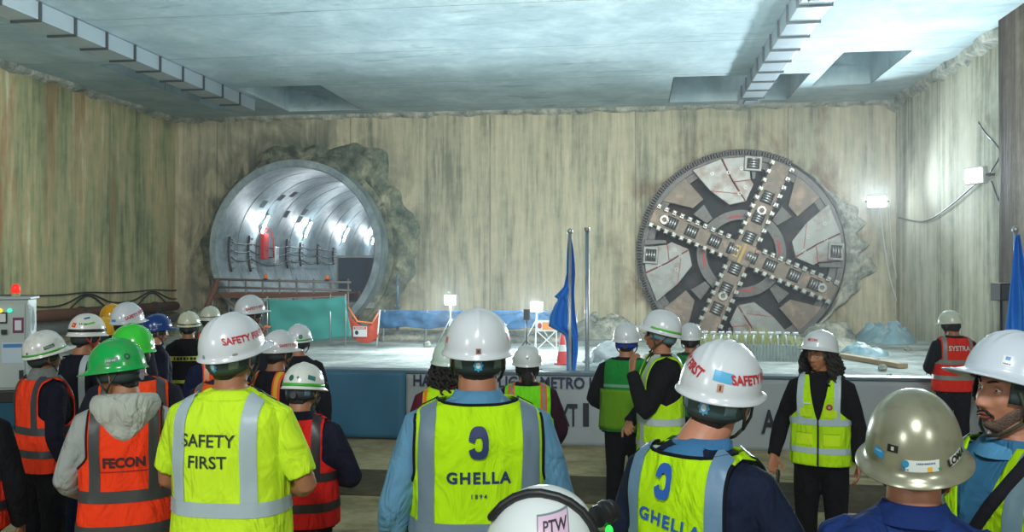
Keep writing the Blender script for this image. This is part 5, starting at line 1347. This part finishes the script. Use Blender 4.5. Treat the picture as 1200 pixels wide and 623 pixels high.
p.vest((250,66,30),refl=(60,64,70),w=.150,bands=((.96,1.01),(1.11,1.16)),braces=(.10,.145),off=.024)
p.helmet((222,226,220),peak=.055,stripe=((70,170,50),.006,.020,30,330),dirt=.3,knob=False)
az=view_az(62,6); p.hpatch(az-20,.048,.068,.022,(64,96,88),rot=R(6)); roundlogo(p,az+45,.03,.008,(90,100,90)); marks_on(p.dmap(az-20,.048,.0026),.055,.012,8,cm('p',(150,180,170)),p.hel)
# ---- climbing style helmet
p=Person(97,6.4,1.69,40,'person in a dark jacket with pale reflective braces, white climbing helmet with red flag sticker',head=(20,6,0),skin_='tan',seed=10)
p.arms(((-.26,-.02,1.11),(-.24,.1,.88)),((.27,-.02,1.12),(.18,.22,1.05)))
p.body(hands_args={1:dict(dirn=(-.4,1,0),palm=(-1,-.2,0),curl=.6)}); p.trousers((20,34,66)); p.shirt((18,20,34)); p.hair(); p.face(); p.vest((20,24,36),refl=(176,190,184),w=.165,bands=((.99,1.04),),braces=(.09,.135),brace_c=(170,186,190),V=(1.2,.07),yoke=None)
p.helmet((226,230,222),peak=.012,ridge=0,knob=False,h=.16,strapc=(190,50,50)); 
mb=MB(); mb.grid(lambda u,v: p.HT@p.dome(R(360*u),p.qz(.022+.022*v),.003),[i/60 for i in range(61)],[0,.5,1]); mb.build('black_band',M['black'],p.hel,smooth=True,solid=.001)
az=view_az(40,20); p.hpatch(az+42,.075,.036,.032,(225,50,40),rot=R(-8)); star_on('flag_star',.010,.005,5,p.dmap(az+42,.075,.0026),cm('p',(240,210,50)),p.hel)
p.hpatch(az-12,.085,.080,.012,(110,200,60),rot=R(12)); p.hpatch(az-4,.125,.040,.012,(40,110,150),rot=R(14))
for k in range(4): p.hpatch(az+20-k*7,.083,.007,.012,(30,34,34),rot=R(30),off=.002,name='vent')
# ---- yellow helmets
p=Person(131,8.6,1.69,30,'person under a yellow helmet, farther back of the two yellow ones',skin_='tan',seed=11); p.arms(); p.body(); p.trousers(); p.shirt((30,34,40)); p.vest(ORG,refl=DREF); p.hair(); p.helmet((235,170,20),ridge=1,star=None)
p=Person(122,7.6,1.615,20,'person under a yellow helmet with a thin rim line, nearer of the two yellow ones',skin_='tan',seed=12); p.arms(); p.body(); p.trousers(); p.shirt((60,90,70)); p.vest(ORG,refl=DREF); p.hair(); p.helmet((240,180,24),ridge=1,stripe=((180,120,20),.004,.01,0,360))
# ---- white SAFETY helmet behind green ones
p=Person(148,6.9,1.76,35,'person in white helmet lettered SAFETY FIRST, directly behind the two green helmets',skin_='tan',seed=13); p.arms(); p.body(); p.trousers(); p.shirt((30,34,44)); p.vest(ORG,refl=DREF); p.hair(); p.helmet(WH,ridge=2); az=view_az(35)
p.htext('SAFETY FIRST',az-40,.058,.034,SREDT,rot=R(14)); p.hpatch(az+48,.022,.05,.018,(60,150,210))
# ---- blue helmet
p=Person(182,7.9,1.625,68,'person in profile wearing a dark blue helmet and dark navy jacket',head=(8,0,0),skin_='light',seed=14); p.arms(); p.body(); p.trousers(); p.shirt((26,32,56),name='jacket'); p.hair(); p.face(); p.helmet((20,60,130),ridge=1,peak=.055); az=view_az(68,8); marks_on(p.dmap(az-10,.05,.0026),.06,.016,6,cm('p',(110,180,190)),p.hel); roundlogo(p,az+22,.048,.011,(150,190,220))
# ---- cream helmet, black jacket with yellow band
p=Person(221,8.8,1.61,12,'person in black jacket with bright yellow lettering band across the back, cream helmet',skin_='tan',seed=15); p.arms(); p.body(); p.trousers(); p.shirt((16,18,22),name='jacket'); p.vest((18,20,24),refl=(210,220,70),bands=((1.02,1.055),(1.26,1.31)),braces=(),V=(1.3,.05),w=.175); marks_on(p.vmap(-1,0,1.285,.008),.24,.036,7,M['black'],p.vesto)
p.hair(); p.helmet((214,218,190),ridge=1,stripe=((26,30,30),.010,.022,0,360)); p.hpatch(view_az(12),.018,.07,.014,(200,190,80),off=.0022)
p=Person(246,9.7,1.625,20,'person under a cream helmet with a black strap around it, farthest back at left',skin_='tan',seed=16); p.arms(); p.body(); p.trousers(); p.shirt((26,36,70)); p.vest((240,96,40),refl=DREF,braces=(.10,.14)); p.hair(); p.helmet((214,220,200),ridge=1,stripe=((26,30,30),.026,.034,60,300))
# ---- orange vests between
p=Person(256,6.9,1.59,-4,'person in navy sleeves and pale braced orange vest, left of neon T-shirt wearer',skin_='tan',seed=17,wid=1.05); p.arms(((-.27,.0,1.12),(-.12,.24,1.15)),None); p.body(); p.trousers(); p.shirt((26,36,70)); p.vest((250,84,36),refl=DREF,w=.13,braces=(.08,.12),brace_c=(230,160,130)); p.hair(); p.helmet(WH,ridge=1)
p=Person(264,5.4,1.62,10,'person in light orange vest with faded lettering, head hidden behind a large helmet',skin_='tan',seed=18); p.arms(); p.body(); p.trousers(); p.shirt((40,44,60)); p.vest((250,104,44),refl=(110,120,118),bands=((1.05,1.10),),braces=(.13,.17),w=.18); p.hair(); p.helmet(WH,ridge=1)
marks_on(p.vmap(-1,0,1.25),.24,.05,6,cm('p',(190,120,90)),p.vesto)
# ---- right of neon shirt
p=Person(291,7.9,1.79,50,'tall person in white helmet lettered SAFETY FIRST standing left of the green netting',head=(5,0,0),skin_='tan',seed=19); p.arms(); p.body(); p.trousers(); p.shirt((26,30,44)); p.hair(); p.face(); p.helmet(WH,ridge=1); az=view_az(50,5); p.htext('SAFETY FIRST',az-32,.040,.032,SREDT,rot=R(5))
p=Person(324,5.95,1.61,42,'person in a dark jacket with orange and yellow braces, white helmet lettered in small red',head=(10,4,0),skin_='tan',seed=20); p.arms(None,((.30,.04,1.14),(.22,.26,1.05))); p.body(); p.trousers(); p.shirt((18,20,32)); p.vest((18,20,30),refl=(230,180,40),bands=((1.02,1.06),),braces=(.10,.13),brace_edge=(240,90,40),w=.165); p.hair(); p.face(); p.helmet((206,212,214),ridge=1,peak=.05); az=view_az(42,10); p.htext('SAFETY FIRST',az-42,.040,.028,SREDT)
p=Person(350,7.4,1.565,10,'short person in white helmet with a round green logo, in front of the green netting',skin_='tan',seed=21); p.arms(); p.body(); p.trousers(); p.shirt((18,20,30)); p.hair(); p.helmet(WH,ridge=1,stripe=((60,160,50),.004,.018,60,300)); roundlogo(p,160,.045,.020,(20,90,60)); roundlogo(p,160,.045,.010,(90,160,120),off=.003)
p=Person(351,4.5,1.545,14,'person in a navy shirt and red vest looking down, white helmet with green rim stripe',head=(12,14,0),wid=1.08,skin_='tan',seed=22,vox=.006)
p.arms(((-.27,0,1.12),(-.14,.24,1.08)),((.32,-.02,1.12),(.17,.25,1.06)))
p.body(hands_args={1:dict(dirn=(-.8,.6,0),palm=(0,-.2,1),curl=.5)}); p.trousers(); p.shirt((22,24,44),collar=(16,18,32)); p.hair(); p.face()
p.vest((225,36,30),refl=(44,38,44),w=.150,bands=((.95,1.0),(1.12,1.17)),braces=(.095,.14),off=.022)
mb=MB(); 
for sx in (-1,1): mb.tube([p.hp(Vector((sx*.082,-.008,.018))),p.hp(Vector((sx*.086,.02,-.02))),p.hp(Vector((sx*.05,.085,-.05)))],.002,6)
mb.grid(lambda u,v: p.hp(p.headpt(R(-48+96*u),math.asin((-.1+.075*v)/.113),.010)),[i/16 for i in range(17)],[i/6 for i in range(7)]); mb.build('face_mask',cm('p',(200,206,200),rough=.8),p.root,smooth=True,solid=.001)
p.helmet((216,222,214),ridge=1,stripe=((60,170,50),.006,.024,40,320),band=(40,50,56),blocks=(90,120,140)); az=view_az(14,12); roundlogo(p,az+34,.052,.017,(20,100,70)); p.hpatch(az-26,.055,.050,.026,(50,120,120),rot=R(-12)); p.hpatch(az+14,.055,.018,.005,(20,26,26)); p.hpatch(az+14,.055,.005,.018,(20,26,26),off=.002)
# ---- either side of the centre man
p=Person(527,5.3,1.60,0,'curly haired person in lime vest with orange edges, seen from behind by the banner',skin_='tan',seed=23); p.arms(); p.body(); p.trousers(); p.shirt((90,24,44)); p.vest(LIME,refl=(240,110,40),bands=(),braces=(.150,.172),w=.178,hem=.85,bz0=.9); p.hair(); p.curls(zlow=1.42,n=50); p.helmet((190,214,200),ridge=1)
p=Person(618,6.1,1.50,0,'long haired person in a lime vest with orange bordered braces, right of the centre helmet',skin_='tan',seed=24,wid=1.05); p.arms(((-.28,-.02,1.11),(-.2,.16,.95)),((.28,-.02,1.11),(.22,.14,.95))); p.body(); p.trousers(); p.shirt((44,14,30)); p.vest((120,225,30),refl=(120,140,120),bands=(),braces=(.115,.135),brace_edge=(240,90,40),w=.178,hem=.85,bz0=.9); text_on('lettering','VISITOR',.055,p.vmap(-1,-.035,1.24),cm('p',(20,90,70)),p.vesto,bold=.02)
p.hair(long=True,thick=.014,nape=-.10); mb=MB(); mb.tube([p.hp(Vector((0,-.10,-.02))),p.hp(Vector((0,-.125,-.07))),p.hp(Vector((0,-.105,-.115))),p.hp(Vector((0,-.09,-.15)))],[.035,.05,.045,.02],14); mb.build('hair_bun',HAIR,p.root,smooth=True); p.helmet((206,214,214),ridge=1,star=(50,150,215),band=(20,34,34)); p.hpatch(180,.06,.022,.012,(90,110,100))
# ---- green vest, blue headband
p=Person(734,7.0,1.60,6,'person in a dark green vest with black sleeves, white helmet over a blue headband',skin_='tan',seed=25,wid=1.08); p.arms(((-.30,-.03,1.12),(-.16,.2,1.0)),None); p.body(); p.trousers((14,14,18)); p.shirt((12,14,18)); p.vest((24,130,52),refl=(110,160,140),off=.024,bands=((1.24,1.265),),braces=(),w=.165,V=(1.3,.06))
mb=MB(); mb.grid(lambda u,v: p.surf(.88+.34*v,-(.05+(PI-.1)*u),.030),[i/30 for i in range(31)],[i/10 for i in range(11)]); mb.build('lime_panel',cm('f',(100,150,20)),p.vesto,smooth=True,solid=.002); p.hair(); p.helmet(WH,ridge=1,band=(24,60,180))
# ---- man with hand to his mouth
p=Person(774,6.05,1.735,-100,'person in dark glasses with a hand raised to the mouth, lime vest over black sleeves',head=(14,-9,0),skin_='tan',seed=26,vox=.0055,wid=1.08)
p.arms(((-.21,.14,1.10),(-.055,.205,1.36)),((.26,.03,1.12),(.16,.20,.98)))
p.body(hands_args={-1:dict(dirn=(.12,-.05,1),palm=(.35,-1,0),curl=.55,thumb=.5),1:dict(dirn=(-1,.2,-.1),palm=(0,-.8,-1),curl=.9)}); p.trousers((16,20,30)); p.shirt((14,15,20)); p.hair(); p.face(glasses=((16,16,18),(20,22,24)))
p.vest(LIME,refl=(170,186,182),w=.145,bands=((1.02,1.07),(.86,.905)),braces=(.09,.135),hem=.80,off=.024); star_on('chest_badge',.030,.014,6,p.vmap(1,-.10,1.27,.008),cm('p',(190,80,50)),p.vesto)
p.helmet(WH,ridge=1,peak=.05,stripe=((80,190,50),.014,.028,150,300),band=(90,120,130),knob=False)
p=Person(809,7.9,1.545,0,'person in a green vest and white helmet seen from behind, in front of the cutterhead',skin_='tan',seed=27); p.arms(); p.body(); p.trousers(); p.shirt((20,60,40)); p.vest((30,120,60),refl=(190,230,80),bands=((1.28,1.32),),braces=()); p.hair(); p.helmet(WH,ridge=2,band=(20,26,28))
# ---- woman facing the crowd
p=Person(962,5.75,1.62,-172,'curly haired woman in a lime zip vest facing the crowd, holding a phone',head=(24,-3,0),skin_='tan',seed=28,vox=.0050,wid=.97)
p.arms(((-.245,-.02,1.12),(-.26,.10,.90)),((.275,-.04,1.13),(.31,.10,.90)))
p.body(hands_args={1:dict(dirn=(.02,.12,-1),palm=(-.6,.7,0),curl=.55),-1:dict(dirn=(0,.2,-1),palm=(1,.1,0),curl=.35)}); p.trousers((14,14,18)); p.shirt((13,13,16),collar=None)
mb=MB(); mb.tube([(0,-.012,1.45),(0,-.013,1.475),(0,-.013,1.495),(0,-.013,1.507)],[.080,.074,.070,.069],24); mb.build('roll_neck',cm('f',(13,13,16)),p.root,smooth=True)
p.hair(long=True,thick=.012); p.curls(zlow=1.405,n=110,azr=(62,298),rad=.013); p.face(glasses=((120,110,80),None),look=-1)
p.vest(LIME,refl=(166,188,196),off=.024,hem=.86,w=.152,V=(1.17,.075),bands=((.945,.985),(1.14,1.185)),braces=(.105,.150),bz0=1.185,binding=(24,30,26),zip_=True)
for sx in (-1,1):
    patch_on('chest_pocket',(.085,.055),p.vmap(1,sx*.082,1.225,.007),cm('f',(190,232,30)),p.vesto); patch_on('pocket_flap',(.11,.085),p.vmap(1,sx*.09,1.045,.007),cm('f',(196,236,34)),p.vesto); patch_on('flap_edge',(.11,.006),p.vmap(1,sx*.09,1.085,.009),cm('f',(150,190,20)),p.vesto)
patch_on('name_tag',(.05,.012),p.vmap(1,.075,1.29,.010),cm('p',(190,220,190)),p.vesto)
mb=MB(); f=p.vmap(1,-.075,1.27,.008); mb.add([f(0,0)]+[f(.021*math.cos(t*PI/10),.021*math.sin(t*PI/10)) for t in range(20)],[(0,1+i,1+(i+1)%20) for i in range(20)]); mb.build('round_badge',cm('p',(130,24,36)),p.vesto)
star_on('badge_star',.015,.005,8,p.vmap(1,-.075,1.27,.010),cm('p',(200,140,100)),p.vesto)
p.helmet(WH,ridge=1,peak=.045,straps=False,zr=.038,h=.140,tilt=-6); p.htext('FECON',-8,.055,.024,SREDT,bold=.04)
wr=p.arm[1][2]; root=p.root
ph=MB(); ph.box(-.012,.0,-.03,.045,-.075,.0); q=ph.build('phone',M['black'],None,bevel=.003)
mwt=Matrix.Translation(root.location)@Matrix.Rotation(p.rot,4,'Z')@Matrix.Scale(p.k,4)
q.location=mwt@(wr+Vector((-.035,.045,-.095))); q.rotation_euler=(R(20),0,p.rot); tag(q,'dark phone held low by the curly haired woman','phone')
# ---- red vest by the wall
p=Person(1117,9.3,1.60,-22,'person in a red vest lettered SYSTRA standing at the barrier',head=(-30,10,0),skin_='tan',seed=29,wid=1.08); p.arms(((-.29,0,1.12),(-.15,.24,1.05)),None); p.body(); p.trousers(); p.shirt((16,18,26)); p.vest((235,44,26),refl=(130,136,130),w=.165,bands=((.99,1.04),(1.17,1.22)),braces=(.115,.155),off=.024); text_on('lettering','SYSTRA',.066,p.vmap(-1,0,1.355),cm('p',(60,30,28)),p.vesto,bold=.03,sx=1.05)
text_on('lettering_light','SYSTRA',.066,p.vmap(-1,.004,1.349,.008),cm('p',(220,200,190)),p.vesto,bold=.03,sx=1.05)
p.hair(long=True,thick=.014); p.helmet((214,222,206),ridge=1)
# ---- left edge
p=Person(-46,4.3,1.60,20,'person in an orange vest cut off by the left edge of the picture',skin_='brown',seed=30,wid=1.1); p.arms(); p.body(); p.trousers((14,16,22)); p.shirt((14,15,20)); p.vest((250,60,30),refl=(60,50,54),bands=((.96,1.01),(1.12,1.17)),w=.17); p.hair(); p.helmet(WH,ridge=1)
# ================================================================== LIGHT, CAMERA
HAZE=.0020
def area(loc,target,size,power,color=(1,1,1),sy=None,spread=PI):
    l=bpy.data.lights.new('lamp','AREA'); l.energy=power; l.size=size; l.color=color; l.spread=spread
    if sy: l.shape='RECTANGLE'; l.size_y=sy
    o=bpy.data.objects.new('area_lamp',l); COL.objects.link(o); o.location=loc
    o.rotation_euler=(Vector(target)-Vector(loc)).to_track_quat('-Z','Y').to_euler(); return o
def point(loc,power,color=(1,1,1),r=.15):
    l=bpy.data.lights.new('lamp','POINT'); l.energy=power; l.color=color; l.shadow_soft_size=r
    o=bpy.data.objects.new('point_lamp',l); COL.objects.link(o); o.location=loc; return o
cool=(.80,.93,1.0)
area(pA+Vector((-.06,-.22,-.02)),pA+Vector((-4.5,-9,1.6)),.5,650,cool,sy=.35,spread=R(100))
area(pB+Vector((-.18,-.06,0)),pB+Vector((-10,-3.5,1.5)),.5,420,cool,sy=.35)
for p,s in work: area(p,p+Vector((0,-8,1.6)),.3,450,cool)
for p,s in work: point(p+Vector((0,-.15,.25)),140,cool,.12)
for y in LAMPY:
    point(ta(R(157),y,TR-.42),70,(.85,.95,1),.06)
for y in LAMPY[1:]: area(ta(R(30),y,TR-.3),ta(R(180),y,TR),.3,45,(.8,.92,1))
# unseen floodlights behind the photographer, lighting the crowd from the camera side
area((-5.5,-4.0,3.7),(-1,9,1.2),.9,185,(.95,.98,1))
area((4.5,-4.5,4.2),(1,12,1.5),.9,125,(.95,.98,1))
area((0,-4.5,7.0),(0,10.5,.3),1.2,270,(.95,.98,1),spread=R(110))  # high lamp added to brighten the blue tarpaulin and foreground floor
# unseen wash lamp added to brighten the left wall
area((-9,10,6.6),(-16.3,21,3),.8,330,(1,.93,.78),spread=R(120))
# unseen uplights added to brighten the slab soffit
area((-6,13,2.6),(-6,19,7.45),1.0,170,(.58,.86,1)); area((6.5,15,3.0),(4,19,7.45),1.0,330,(.70,.92,1))
# unseen lamps added under the slab to brighten the back wall
for x,tx,e in ((-1,-9,200),(2,0,190),(6.5,5,220)): area((x,14,6.9),(tx,30,2.6),.8,e,(1,.97,.88),spread=R(100))
w=bpy.data.worlds.new('World'); SC.world=w; w.use_nodes=True
w.node_tree.nodes['Background'].inputs[0].default_value=(.5,.7,.8,1); w.node_tree.nodes['Background'].inputs[1].default_value=.02
if HAZE:
    vs=w.node_tree.nodes.new('ShaderNodeVolumeScatter'); vs.inputs['Density'].default_value=HAZE; vs.inputs['Anisotropy'].default_value=.6; w.node_tree.links.new(vs.outputs[0],w.node_tree.nodes['World Output'].inputs['Volume'])
cd=bpy.data.cameras.new('Camera'); co=bpy.data.objects.new('Camera',cd); COL.objects.link(co)
cd.lens=36*F/1200; cd.sensor_width=36; cd.sensor_fit='HORIZONTAL'; cd.clip_end=200
pitch=math.atan((HY-311.5)/F)
co.location=(0,0,CAMZ); co.rotation_euler=(PI/2+pitch,0,YAW); SC.camera=co
SC.view_settings.view_transform='Standard'; SC.view_settings.look='None'; SC.view_settings.exposure=-0.20; SC.view_settings.gamma=1; SC.view_settings.use_curve_mapping=False
SC.cycles.use_denoising=True
SC.cycles.max_bounces=6; SC.cycles.diffuse_bounces=4; SC.cycles.sample_clamp_indirect=4
